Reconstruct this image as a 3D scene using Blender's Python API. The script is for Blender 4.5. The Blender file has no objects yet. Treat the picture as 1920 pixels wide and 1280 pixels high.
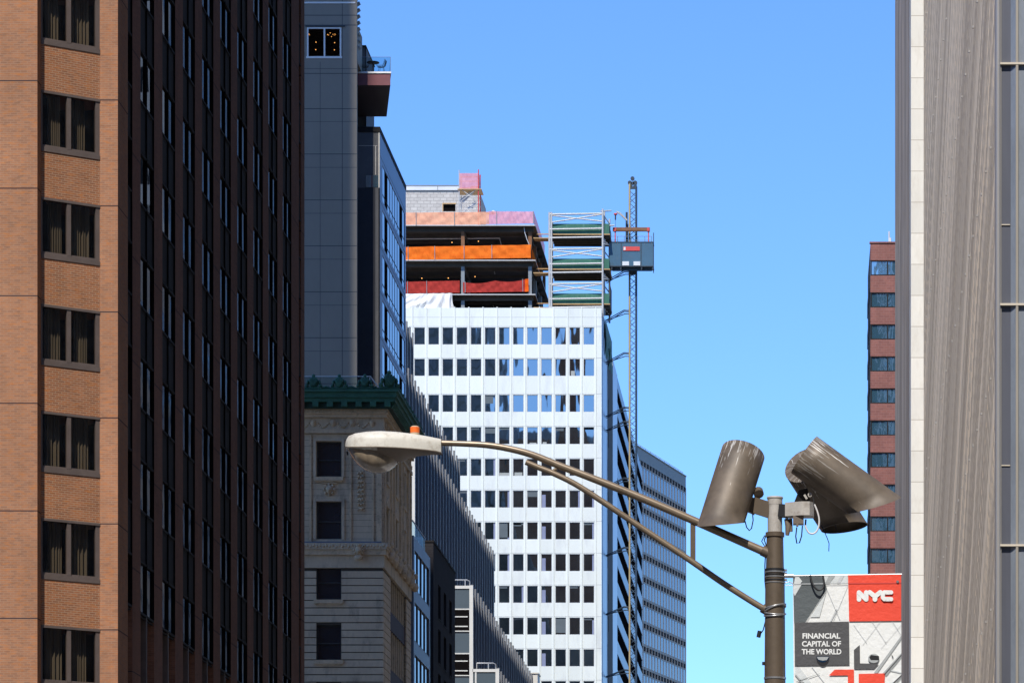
import bpy, math, random
from mathutils import Vector, Matrix
R = math.radians
rnd = random.Random(7)
scene = bpy.context.scene
C = scene.collection

# ------------------------------------------------------------------ camera, sky, sun, exposure
F, VX, HZ, CZ = 7000.0, 1508.0, 2027.0, 1.7      # focal length in photo pixels, street vanishing point, eye level
cam_d = bpy.data.cameras.new('camera')
cam_d.sensor_fit = 'HORIZONTAL'; cam_d.sensor_width = 36
cam_d.lens = F / 1920 * 36
cam_d.shift_x = -(VX - 960) / 1920; cam_d.shift_y = (HZ - 640) / 1920
cam_d.clip_start = 0.5; cam_d.clip_end = 6000
cam = bpy.data.objects.new('camera', cam_d); C.objects.link(cam)
cam.location = (0, 0, CZ); cam.rotation_euler = (R(90), 0, 0)
scene.camera = cam

SUN_EL, SUN_AZ = 52.0, 9.0       # elevation; degrees the light drifts to the right of the street axis
sun_dir = Vector((math.sin(R(SUN_AZ)) * math.cos(R(SUN_EL)), math.cos(R(SUN_AZ)) * math.cos(R(SUN_EL)), -math.sin(R(SUN_EL))))
sd = bpy.data.lights.new('sun', 'SUN'); sd.energy = 4.6; sd.angle = R(0.5); sd.color = (1.0, 0.955, 0.88)
sun = bpy.data.objects.new('sun', sd); C.objects.link(sun)
sun.rotation_euler = sun_dir.to_track_quat('-Z', 'Y').to_euler(); sun.location = (-40, -60, 150)

world = bpy.data.worlds.new('World'); scene.world = world; world.use_nodes = True
wn = world.node_tree; wn.nodes.clear()
sky = wn.nodes.new('ShaderNodeTexSky'); sky.sky_type = 'NISHITA'; sky.sun_disc = False
sky.sun_elevation = R(SUN_EL)
sky.sun_rotation = math.atan2(-sun_dir.x, -sun_dir.y)
sky.altitude = 0; sky.air_density = 1.0; sky.dust_density = 0.0; sky.ozone_density = 1.6
bg = wn.nodes.new('ShaderNodeBackground'); bg.inputs[1].default_value = 0.115
wo = wn.nodes.new('ShaderNodeOutputWorld')
tint = wn.nodes.new('ShaderNodeMix'); tint.data_type = 'RGBA'; tint.blend_type = 'MULTIPLY'; tint.inputs[0].default_value = 1
tint.inputs[7].default_value = (.69, 1.06, 1.62, 1)          # the clear deep blue of the day
wn.links.new(sky.outputs[0], tint.inputs[6]); wn.links.new(tint.outputs[2], bg.inputs[0]); wn.links.new(bg.outputs[0], wo.inputs[0])
scene.view_settings.view_transform = 'Standard'; scene.view_settings.look = 'None'
scene.view_settings.exposure = 0.16; scene.view_settings.gamma = 1.0

def PX(x, Y): return (x - VX) * Y / F
def PZ(y, Y): return CZ + (HZ - y) * Y / F
def P(x, y, Y): return Vector((PX(x, Y), Y, PZ(y, Y)))

# ------------------------------------------------------------------ materials
M = {}
def newmat(name):
    m = bpy.data.materials.new(name); m.use_nodes = True
    nt = m.node_tree; b = nt.nodes['Principled BSDF']; M[name] = m
    return m, nt, b
def nd(nt, t, **kw):
    n = nt.nodes.new(t)
    for k, v in kw.items(): setattr(n, k, v)
    return n
def mapped(nt, scale=(1, 1, 1), rot=(0, 0, 0), loc=(0, 0, 0)):
    g = nd(nt, 'ShaderNodeNewGeometry'); mp = nd(nt, 'ShaderNodeMapping')
    mp.inputs['Scale'].default_value = scale; mp.inputs['Rotation'].default_value = rot; mp.inputs['Location'].default_value = loc
    nt.links.new(g.outputs['Position'], mp.inputs[0]); return mp
def noise(nt, nscale, detail=3, rough=.55, **mk):
    mp = mapped(nt, **mk); n = nd(nt, 'ShaderNodeTexNoise'); n.inputs['Scale'].default_value = nscale
    n.inputs['Detail'].default_value = detail; n.inputs['Roughness'].default_value = rough
    nt.links.new(mp.outputs[0], n.inputs['Vector']); return n
def mix(nt, fac, a, b, blend='MIX'):
    n = nd(nt, 'ShaderNodeMix', data_type='RGBA', blend_type=blend)
    for sock, v in ((n.inputs[0], fac), (n.inputs[6], a), (n.inputs[7], b)):
        if hasattr(v, 'links') or isinstance(v, bpy.types.NodeSocket): nt.links.new(v, sock)
        elif isinstance(v, (int, float)): sock.default_value = v
        else: sock.default_value = (*v[:3], 1)
    return n.outputs[2]
def math_(nt, op, a, b=None, c=None):
    n = nd(nt, 'ShaderNodeMath', operation=op)
    for s, v in zip(n.inputs, (a, b, c)):
        if v is None: continue
        if isinstance(v, (int, float)): s.default_value = v
        else: nt.links.new(v, s)
    return n.outputs[0]
def ramp(nt, src, lo, hi):
    n = nd(nt, 'ShaderNodeMapRange'); n.inputs[1].default_value = lo; n.inputs[2].default_value = hi
    nt.links.new(src, n.inputs[0]); return n.outputs[0]

def plain(name, col, rough=.6, metal=0, var=.12, scale=1.0, stretch=(1, 1, 1), spec=.5, dirt=None, dirt_amt=.3, bump=0, emit=None, emit_s=0):
    """colour with two scales of noise wear and optional dirt patches"""
    m, nt, b = newmat(name)
    n1 = noise(nt, scale, 5, .6, scale=stretch); n2 = noise(nt, scale * 9, 3, .6, scale=stretch)
    f = math_(nt, 'ADD', math_(nt, 'MULTIPLY', n1.outputs[0], .65), math_(nt, 'MULTIPLY', n2.outputs[0], .35))
    f = ramp(nt, f, .32, .68)
    dk = tuple(c * (1 - var) for c in col); lt = tuple(min(1, c * (1 + var)) for c in col)
    c = mix(nt, f, dk, lt)
    if dirt:
        n3 = noise(nt, scale * 2.3, 6, .7, scale=stretch, loc=(3.1, 7.7, 1.3))
        c = mix(nt, math_(nt, 'MULTIPLY', ramp(nt, n3.outputs[0], .52, .72), dirt_amt), c, dirt)
    nt.links.new(c, b.inputs['Base Color'])
    b.inputs['Roughness'].default_value = rough; b.inputs['Metallic'].default_value = metal
    b.inputs['Specular IOR Level'].default_value = spec
    if bump:
        bp = nd(nt, 'ShaderNodeBump'); bp.inputs['Strength'].default_value = bump; bp.inputs['Distance'].default_value = .02
        nt.links.new(n2.outputs[0], bp.inputs['Height']); nt.links.new(bp.outputs[0], b.inputs['Normal'])
    if emit:
        b.inputs['Emission Color'].default_value = (*emit, 1); b.inputs['Emission Strength'].default_value = emit_s
    return m

def glass(name, tint=(.01, .015, .02), ior=2.2, ripple=.0, rscale=.6, rough=.015, stretch=(1, 1, .5), var=None):
    m, nt, b = newmat(name)
    b.inputs['Base Color'].default_value = (*tint, 1)
    if var:
        n = noise(nt, .35, 2, .5, scale=(1, 1, 1)); nt.links.new(mix(nt, ramp(nt, n.outputs[0], .35, .7), tint, var), b.inputs['Base Color'])
    b.inputs['Roughness'].default_value = rough; b.inputs['IOR'].default_value = ior
    if ripple:
        n = noise(nt, rscale, 1.5, .5, scale=stretch)
        bp = nd(nt, 'ShaderNodeBump'); bp.inputs['Strength'].default_value = 1; bp.inputs['Distance'].default_value = ripple
        nt.links.new(n.outputs[0], bp.inputs['Height']); nt.links.new(bp.outputs[0], b.inputs['Normal'])
    return m

def seethrough(name, tint, gloss=.12, keep=None):
    """pane or netting one can look through"""
    m, nt, b = newmat(name)
    out = nt.nodes['Material Output']
    tr = nd(nt, 'ShaderNodeBsdfTransparent'); tr.inputs[0].default_value = (*tint, 1)
    if keep is None:
        gl = nd(nt, 'ShaderNodeBsdfGlossy'); gl.inputs['Roughness'].default_value = .03
        mx = nd(nt, 'ShaderNodeMixShader'); mx.inputs[0].default_value = gloss
        nt.links.new(tr.outputs[0], mx.inputs[1]); nt.links.new(gl.outputs[0], mx.inputs[2])
    else:
        col, amt, transl = keep
        n = noise(nt, 1.1, 5, .65, scale=(1, 1, 1)); n2 = noise(nt, 3.5, 3, .6, scale=(1, 1, .35), loc=(1, 2, 3))
        c = mix(nt, ramp(nt, n.outputs[0], .35, .65), tuple(v * .78 for v in col), tuple(min(1, v * 1.18) for v in col))
        df = nd(nt, 'ShaderNodeBsdfDiffuse'); tl = nd(nt, 'ShaderNodeBsdfTranslucent')
        nt.links.new(c, df.inputs[0]); nt.links.new(c, tl.inputs[0])
        bp = nd(nt, 'ShaderNodeBump'); bp.inputs['Distance'].default_value = .10; bp.inputs['Strength'].default_value = .7
        nt.links.new(n2.outputs[0], bp.inputs['Height']); nt.links.new(bp.outputs[0], df.inputs['Normal'])
        ms = nd(nt, 'ShaderNodeMixShader'); ms.inputs[0].default_value = transl
        nt.links.new(df.outputs[0], ms.inputs[1]); nt.links.new(tl.outputs[0], ms.inputs[2])
        mx = nd(nt, 'ShaderNodeMixShader'); mx.inputs[0].default_value = amt
        nt.links.new(tr.outputs[0], mx.inputs[1]); nt.links.new(ms.outputs[0], mx.inputs[2])
    nt.links.new(mx.outputs[0], out.inputs[0]); return m

def wall_uv(nt):
    """(distance along the wall, height) for any vertical wall"""
    g = nd(nt, 'ShaderNodeNewGeometry')
    cr = nd(nt, 'ShaderNodeVectorMath', operation='CROSS_PRODUCT'); cr.inputs[0].default_value = (0, 0, 1)
    nt.links.new(g.outputs['True Normal'], cr.inputs[1])
    dt = nd(nt, 'ShaderNodeVectorMath', operation='DOT_PRODUCT')
    nt.links.new(cr.outputs[0], dt.inputs[0]); nt.links.new(g.outputs['Position'], dt.inputs[1])
    sp = nd(nt, 'ShaderNodeSeparateXYZ'); nt.links.new(g.outputs['Position'], sp.inputs[0])
    cb = nd(nt, 'ShaderNodeCombineXYZ'); nt.links.new(dt.outputs['Value'], cb.inputs[0]); nt.links.new(sp.outputs[2], cb.inputs[1])
    return cb.outputs[0], sp.outputs[2], dt.outputs['Value']

def brick(name, c1, c2, mortar, third, w=.20, h=.066, ms=.010, joint=None, third_amt=.8, patch=.28):
    m, nt, b = newmat(name)
    uv, z, u = wall_uv(nt)
    bt = nd(nt, 'ShaderNodeTexBrick'); bt.inputs['Scale'].default_value = 1
    bt.inputs['Brick Width'].default_value = w; bt.inputs['Row Height'].default_value = h
    bt.inputs['Mortar Size'].default_value = ms; bt.inputs['Mortar Smooth'].default_value = .3; bt.inputs['Bias'].default_value = 0
    bt.inputs['Color1'].default_value = (*c1, 1); bt.inputs['Color2'].default_value = (*c2, 1); bt.inputs['Mortar'].default_value = (*mortar, 1)
    nt.links.new(uv, bt.inputs['Vector'])
    def uvnoise(sx, sy, det):
        mp = nd(nt, 'ShaderNodeMapping'); mp.inputs['Scale'].default_value = (sx, sy, 1); nt.links.new(uv, mp.inputs[0])
        n = nd(nt, 'ShaderNodeTexNoise'); n.inputs['Scale'].default_value = 1; n.inputs['Detail'].default_value = det
        n.inputs['Roughness'].default_value = .7; nt.links.new(mp.outputs[0], n.inputs['Vector']); return n.outputs[0]
    n = uvnoise(2.6, 12.5, 3)
    c = mix(nt, math_(nt, 'MULTIPLY', ramp(nt, n, .52, .68), third_amt), bt.outputs['Color'], third)
    n2 = uvnoise(2.2, 9.0, 4)
    c = mix(nt, math_(nt, 'MULTIPLY', ramp(nt, n2, .56, .72), .55), c, tuple(v * .55 for v in c2))
    n3 = uvnoise(.7, .28, 6)
    c = mix(nt, ramp(nt, n3, .3, .7), c, tuple((1 - patch, 1 - patch, 1 - patch)), 'MULTIPLY') if patch else c
    if joint:
        z0, p = joint
        fr = math_(nt, 'FRACT', math_(nt, 'DIVIDE', math_(nt, 'SUBTRACT', z, z0), p))
        c = mix(nt, math_(nt, 'LESS_THAN', fr, .011), c, (.05, .03, .03))
    nt.links.new(c, b.inputs['Base Color']); b.inputs['Roughness'].default_value = .85
    b.inputs['Specular IOR Level'].default_value = .25
    return m

FL = 3.193       # storey height of the brick tower
Z_BR = 31.31     # head of one of its windows
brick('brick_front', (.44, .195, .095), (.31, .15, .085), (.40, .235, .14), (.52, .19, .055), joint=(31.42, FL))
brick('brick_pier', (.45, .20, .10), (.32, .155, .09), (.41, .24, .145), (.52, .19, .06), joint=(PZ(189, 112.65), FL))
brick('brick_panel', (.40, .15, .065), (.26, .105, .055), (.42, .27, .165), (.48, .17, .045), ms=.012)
brick('brick_side', (.27, .115, .07), (.20, .088, .056), (.24, .14, .095), (.28, .11, .055), joint=(30.3, FL), third_amt=.4)  # same brick as the front, its shade put into darker colours
brick('red_brick', (.32, .135, .11), (.26, .11, .095), (.34, .185, .16), (.34, .14, .105), w=.6, h=.28, ms=.02)
brick('black_brick', (.030, .026, .028), (.022, .020, .023), (.04, .04, .045), (.035, .03, .03), w=.4, h=.12)
brick('block_wall', (.56, .54, .50), (.46, .44, .41), (.33, .31, .29), (.60, .57, .52), w=.81, h=.4, ms=.045, patch=.2)
plain('bronze_frame', (.13, .10, .085), .45, .2, .2, 2)
plain('bronze_dark', (.018, .016, .016), .7, 0, .2, 2, spec=.2)
plain('slate_panel', (.028, .029, .032), .7, 0, .15, .8, spec=.15)
plain('dark_room', (.008, .007, .007), .95, spec=0)
plain('curtain', (.20, .17, .125), .95, var=.2, scale=3, stretch=(3, 3, .2), spec=.1)
seethrough('tinted_pane', (.60, .57, .53), .035)
seethrough('guard_glass', (.62, .80, .84), .10)
def panel_tone():
    m = M['white_panel']; nt = m.node_tree; b = nt.nodes['Principled BSDF']; src = b.inputs['Base Color'].links[0].from_socket
    g = nd(nt, 'ShaderNodeNewGeometry'); sp = nd(nt, 'ShaderNodeSeparateXYZ'); nt.links.new(g.outputs['Position'], sp.inputs[0])
    cb = nd(nt, 'ShaderNodeCombineXYZ')
    nt.links.new(math_(nt, 'FLOOR', math_(nt, 'DIVIDE', math_(nt, 'ADD', sp.outputs[0], 25.0), 1.689)), cb.inputs[0])
    nt.links.new(math_(nt, 'FLOOR', math_(nt, 'DIVIDE', sp.outputs[2], 3.796)), cb.inputs[1])
    w = nd(nt, 'ShaderNodeTexWhiteNoise'); nt.links.new(cb.outputs[0], w.inputs['Vector'])
    v = math_(nt, 'ADD', math_(nt, 'MULTIPLY', w.outputs['Value'], .09), .91)
    c2 = nd(nt, 'ShaderNodeCombineXYZ'); [nt.links.new(v, c2.inputs[k]) for k in range(3)]
    nt.links.new(mix(nt, 1, src, c2.outputs[0], 'MULTIPLY'), b.inputs['Base Color'])
glass('strip_glass', (.005, .006, .008), 1.40, .004, .8)
glass('office_glass', (.007, .011, .014), 4.6, .016, .55, stretch=(1, 1, .3), var=(.02, .03, .034))
glass('blue_glass', (.012, .03, .06), 2.6, .010, .5)
glass('curtain_glass', (.03, .11, .20), 2.3, .012, .5)
glass('dark_glass', (.006, .007, .009), 1.18, .01, .7)
glass('teal_glass', (.05, .12, .17), 4.6, .008, .8)
plain('white_panel', (.775, .815, .77), .35, 0, .02, .25, dirt=(.52, .54, .56), dirt_amt=.5, stretch=(1, 1, .25))
panel_tone()
plain('white_rib', (.72, .755, .715), .4, 0, .04, .5)
plain('joint_grey', (.42, .43, .45), .6)
plain('side_panel', (.55, .60, .68), .35, .1, .05, .4)
plain('bay_dark', (.045, .04, .04), .8, var=.5, scale=.8, stretch=(1, 1, .3), dirt=(.16, .12, .09), dirt_amt=.7)
plain('grey_cladding', (.25, .22, .178), .55, 0, .06, .4, stretch=(1, 1, .6))
plain('cladding_joint', (.045, .055, .065), .7)
plain('blue_cladding', (.17, .22, .31), .35, .15, .06, .4)
plain('dark_cladding', (.10, .10, .105), .6, 0, .15, .5, dirt=(.20, .19, .18), dirt_amt=.4)
plain('pale_trim', (.62, .58, .50), .5)
plain('white_trim', (.80, .80, .79), .4, var=.05)
plain('maroon_panel', (.19, .065, .07), .45, var=.15, scale=2)
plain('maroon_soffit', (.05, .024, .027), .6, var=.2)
plain('limestone', (.68, .545, .385), .85, 0, .14, .6, dirt=(.15, .13, .11), dirt_amt=.5, stretch=(1, 1, .5), bump=.3)
plain('limestone_trim', (.70, .54, .36), .85, 0, .2, 1.2, dirt=(.14, .11, .08), dirt_amt=.6, bump=.4)
plain('stone_groove', (.09, .075, .06), .9)
plain('verdigris', (.04, .15, .10), .65, 0, .4, 1.5, dirt=(.11, .25, .19), dirt_amt=.6, bump=.4)
plain('verdigris_dark', (.02, .06, .047), .7, 0, .3, 1.5)
plain('fin_metal', (.17, .19, .22), .45, .1, .12, .3, stretch=(1, 1, .2))
plain('fin_silver', (.17, .175, .185), .6, 0, .12, .3, stretch=(1, 1, .2))
plain('fin_recess', (.016, .022, .030), .6, 0, .25, .6, stretch=(1, 1, .15))
plain('office_spandrel', (.085, .11, .125), .35, 0, .08, .6)
plain('cream_frame', (.66, .64, .58), .5, var=.08)
plain('concrete', (.42, .41, .39), .85, 0, .12, .5)
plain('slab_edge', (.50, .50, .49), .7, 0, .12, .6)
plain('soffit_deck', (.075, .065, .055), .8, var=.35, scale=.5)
plain('rust_steel', (.20, .095, .045), .85, var=.3, scale=1.5)
plain('grey_steel', (.21, .235, .25), .55, .2, .12, .8)
plain('galvanised', (.62, .63, .64), .45, .25, .08, 1)
plain('scaffold_tube', (.50, .50, .49), .45, .1, .12, .8, dirt=(.35, .34, .32), dirt_amt=.3)
plain('plywood', (.46, .29, .13), .8, var=.25, scale=1.5)
plain('green_board', (.025, .13, .085), .6, var=.12, scale=.6, dirt=(.12, .26, .19), dirt_amt=.5, stretch=(3, 3, .4))
plain('orange_net', (.80, .22, .03), .8)
seethrough('orange_net', (1, .85, .75), keep=((1.0, .19, .025), .97, .12))
seethrough('peach_net', (1, .8, .74), keep=((1.0, .44, .27), .86, .18))
seethrough('pink_net', (1, .75, .8), keep=((1.0, .40, .42), .78, .25))
seethrough('red_net', (1, .5, .5), keep=((.42, .05, .04), .93, .1))
plain('tarp_white', (.72, .72, .71), .6, var=.05, scale=1, bump=.5)
plain('lamp_glow', (1, .6, .2), emit=(1, .45, .12), emit_s=2.2)
plain('hoist_blue', (.055, .125, .185), .4, .1, .12, .8, dirt=(.10, .14, .17), dirt_amt=.4)
plain('hoist_frame', (.035, .05, .065), .5, .2, .2, 1)
plain('mast_yellow', (.42, .33, .17), .6, 0, .2, .7)
plain('mast_blue', (.05, .085, .13), .5, .2, .15, .8)
plain('sign_red', (.60, .06, .05), .5)
plain('vent_white', (.62, .64, .65), .5)
plain('black_rubber', (.012, .012, .014), .5)
plain('lamp_bronze', (.235, .18, .125), .36, .35, .10, 3, dirt=(.12, .085, .06), dirt_amt=.5, stretch=(1, 1, .5))
plain('pole_bronze', (.15, .115, .082), .42, .35, .12, 3, dirt=(.08, .06, .045), dirt_amt=.5)
plain('pole_cap', (.44, .41, .37), .6, .1, .15, 5, dirt=(.20, .15, .11), dirt_amt=.6)
plain('steel_strap', (.42, .42, .42), .35, .7, .15, 6)
plain('cobra_white', (.58, .555, .49), .5, 0, .10, 4, dirt=(.27, .21, .15), dirt_amt=.7)
plain('cobra_under', (.17, .135, .105), .5, .1, .15, 4)
plain('photocell_orange', (.85, .16, .02), .5, var=.1, scale=8)
plain('photocell_tan', (.50, .38, .25), .6)
plain('cable_white', (.72, .70, .68), .5)
plain('antenna', (.70, .70, .70), .5)
plain('travertine', (.80, .76, .67), .6, 0, .05, 1.5, dirt=(.62, .56, .46), dirt_amt=.45, stretch=(1, 1, .4))
plain('travertine_rail', (.62, .54, .42), .5)
plain('stone_joint', (.40, .37, .32), .8)
plain('panel_slate', (.125, .13, .155), .38, .3, .12, 1.2, stretch=(1, 1, .1))
plain('panel_blue', (.24, .265, .30), .4, .3, .15, 3, stretch=(1, 1, .3))
plain('panel_grey', (.42, .39, .35), .4, .4, .08, 2, stretch=(1, 1, .1))
plain('panel_tan', (.36, .32, .26), .45, .3, .1, 2, stretch=(1, 1, .1))
plain('asphalt', (.05, .05, .052), .9, var=.2, scale=1.5, bump=.3)
plain('paving', (.28, .27, .25), .85, var=.12, scale=.8)
plain('ground_mat', (.12, .115, .105), .95, var=.2, scale=.1)
plain('road_paint', (.75, .75, .72), .7)
plain('city_dark', (.16, .20, .25), .6, var=.4, scale=.05)
plain('city_masonry', (.40, .35, .29), .85, var=.15, scale=.2)

def stone_joints():
    m = M['travertine']; nt = m.node_tree; b = nt.nodes['Principled BSDF']; src = b.inputs['Base Color'].links[0].from_socket
    g = nd(nt, 'ShaderNodeNewGeometry'); sp = nd(nt, 'ShaderNodeSeparateXYZ'); nt.links.new(g.outputs['Position'], sp.inputs[0])
    q = 58.2 * 100 / F
    dv = math_(nt, 'DIVIDE', math_(nt, 'SUBTRACT', sp.outputs[2], PZ(438, 100) - 20 * q), q); fr = math_(nt, 'FRACT', dv)
    w = nd(nt, 'ShaderNodeTexWhiteNoise', noise_dimensions='1D'); nt.links.new(math_(nt, 'FLOOR', dv), w.inputs['W'])
    v = math_(nt, 'ADD', math_(nt, 'MULTIPLY', w.outputs['Value'], .12), .88)
    c2 = nd(nt, 'ShaderNodeCombineXYZ'); [nt.links.new(v, c2.inputs[k]) for k in range(3)]
    c = mix(nt, 1, src, c2.outputs[0], 'MULTIPLY')
    nt.links.new(mix(nt, math_(nt, 'LESS_THAN', fr, .022), c, (.42, .37, .30)), b.inputs['Base Color'])
stone_joints()
def cobra_glass():
    m, nt, b = newmat('cobra_lens')
    b.inputs['Base Color'].default_value = (.25, .19, .13, 1); b.inputs['Roughness'].default_value = .22
    n = noise(nt, 9, 3, .6, scale=(1, 1, .5))
    nt.links.new(mix(nt, ramp(nt, n.outputs[0], .35, .7), (.17, .135, .095), (.38, .30, .21)), b.inputs['Base Color'])
    b.inputs['Transmission Weight'].default_value = .25; b.inputs['IOR'].default_value = 1.5
cobra_glass()

def shroud_mat():
    """bronze floodlight shell, bird droppings run down from its upper rim (attribute 'drop' 0..1 along the axis)"""
    m, nt, b = newmat('shroud_bronze')
    g = noise(nt, 4, 5, .6); base = mix(nt, ramp(nt, g.outputs[0], .3, .7), (.085, .066, .048), (.165, .128, .092))
    at = nd(nt, 'ShaderNodeAttribute', attribute_name='drop')
    sp = nd(nt, 'ShaderNodeSeparateXYZ'); nt.links.new(at.outputs['Vector'], sp.inputs[0])
    cb = nd(nt, 'ShaderNodeCombineXYZ')
    nt.links.new(math_(nt, 'MULTIPLY', sp.outputs[0], 52), cb.inputs[0]); nt.links.new(math_(nt, 'MULTIPLY', sp.outputs[1], 2.6), cb.inputs[1])
    n = nd(nt, 'ShaderNodeTexNoise'); n.inputs['Scale'].default_value = 1; n.inputs['Detail'].default_value = 3
    n.inputs['Roughness'].default_value = .75; nt.links.new(cb.outputs[0], n.inputs['Vector'])
    fade = ramp(nt, sp.outputs[1], .02, .55)
    thr = math_(nt, 'ADD', math_(nt, 'MULTIPLY', fade, .18), .525)
    d = ramp(nt, math_(nt, 'SUBTRACT', n.outputs[0], thr), 0, .03)
    d = math_(nt, 'MULTIPLY', d, sp.outputs[2])
    nt.links.new(mix(nt, d, base, (.72, .70, .66)), b.inputs['Base Color'])
    b.inputs['Metallic'].default_value = .15; b.inputs['Roughness'].default_value = .55
shroud_mat()

def streak_metal(name, a, bcol, slope, seed, warm):
    """ribbed metal wall: long streaks leaning along the wall"""
    m, nt, b = newmat(name)
    g = nd(nt, 'ShaderNodeNewGeometry'); sp = nd(nt, 'ShaderNodeSeparateXYZ'); nt.links.new(g.outputs['Position'], sp.inputs[0])
    s = math_(nt, 'ADD', sp.outputs[1], math_(nt, 'MULTIPLY', sp.outputs[2], slope))
    wob = nd(nt, 'ShaderNodeTexNoise'); wob.inputs['Scale'].default_value = .12; nt.links.new(g.outputs['Position'], wob.inputs['Vector'])
    s = math_(nt, 'ADD', s, math_(nt, 'MULTIPLY', wob.outputs[0], 2.0))
    def st(k, zk, det):
        cb = nd(nt, 'ShaderNodeCombineXYZ'); nt.links.new(math_(nt, 'MULTIPLY', s, k), cb.inputs[0])
        nt.links.new(math_(nt, 'MULTIPLY', sp.outputs[2], zk), cb.inputs[1]); cb.inputs[2].default_value = seed
        n = nd(nt, 'ShaderNodeTexNoise'); n.inputs['Scale'].default_value = 1; n.inputs['Detail'].default_value = det
        nt.links.new(cb.outputs[0], n.inputs['Vector']); return n.outputs[0]
    c = mix(nt, ramp(nt, st(1.3, .03, 5), .42, .58), a, bcol)
    c = mix(nt, math_(nt, 'MULTIPLY', ramp(nt, st(2.2, .04, 2), .55, .62), .75), c, warm)
    c = mix(nt, math_(nt, 'MULTIPLY', ramp(nt, st(.5, .03, 2), .5, .58), .5), c, tuple(v * .72 for v in a))
    nt.links.new(c, b.inputs['Base Color']); b.inputs['Roughness'].default_value = .5; b.inputs['Metallic'].default_value = .25
streak_metal('streak_metal', (.34, .29, .235), (.54, .47, .385), 1.75, 1.0, (.62, .51, .38))
streak_metal('streak_violet', (.16, .138, .13), (.26, .235, .225), .15, 5.0, (.32, .27, .24))

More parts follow.
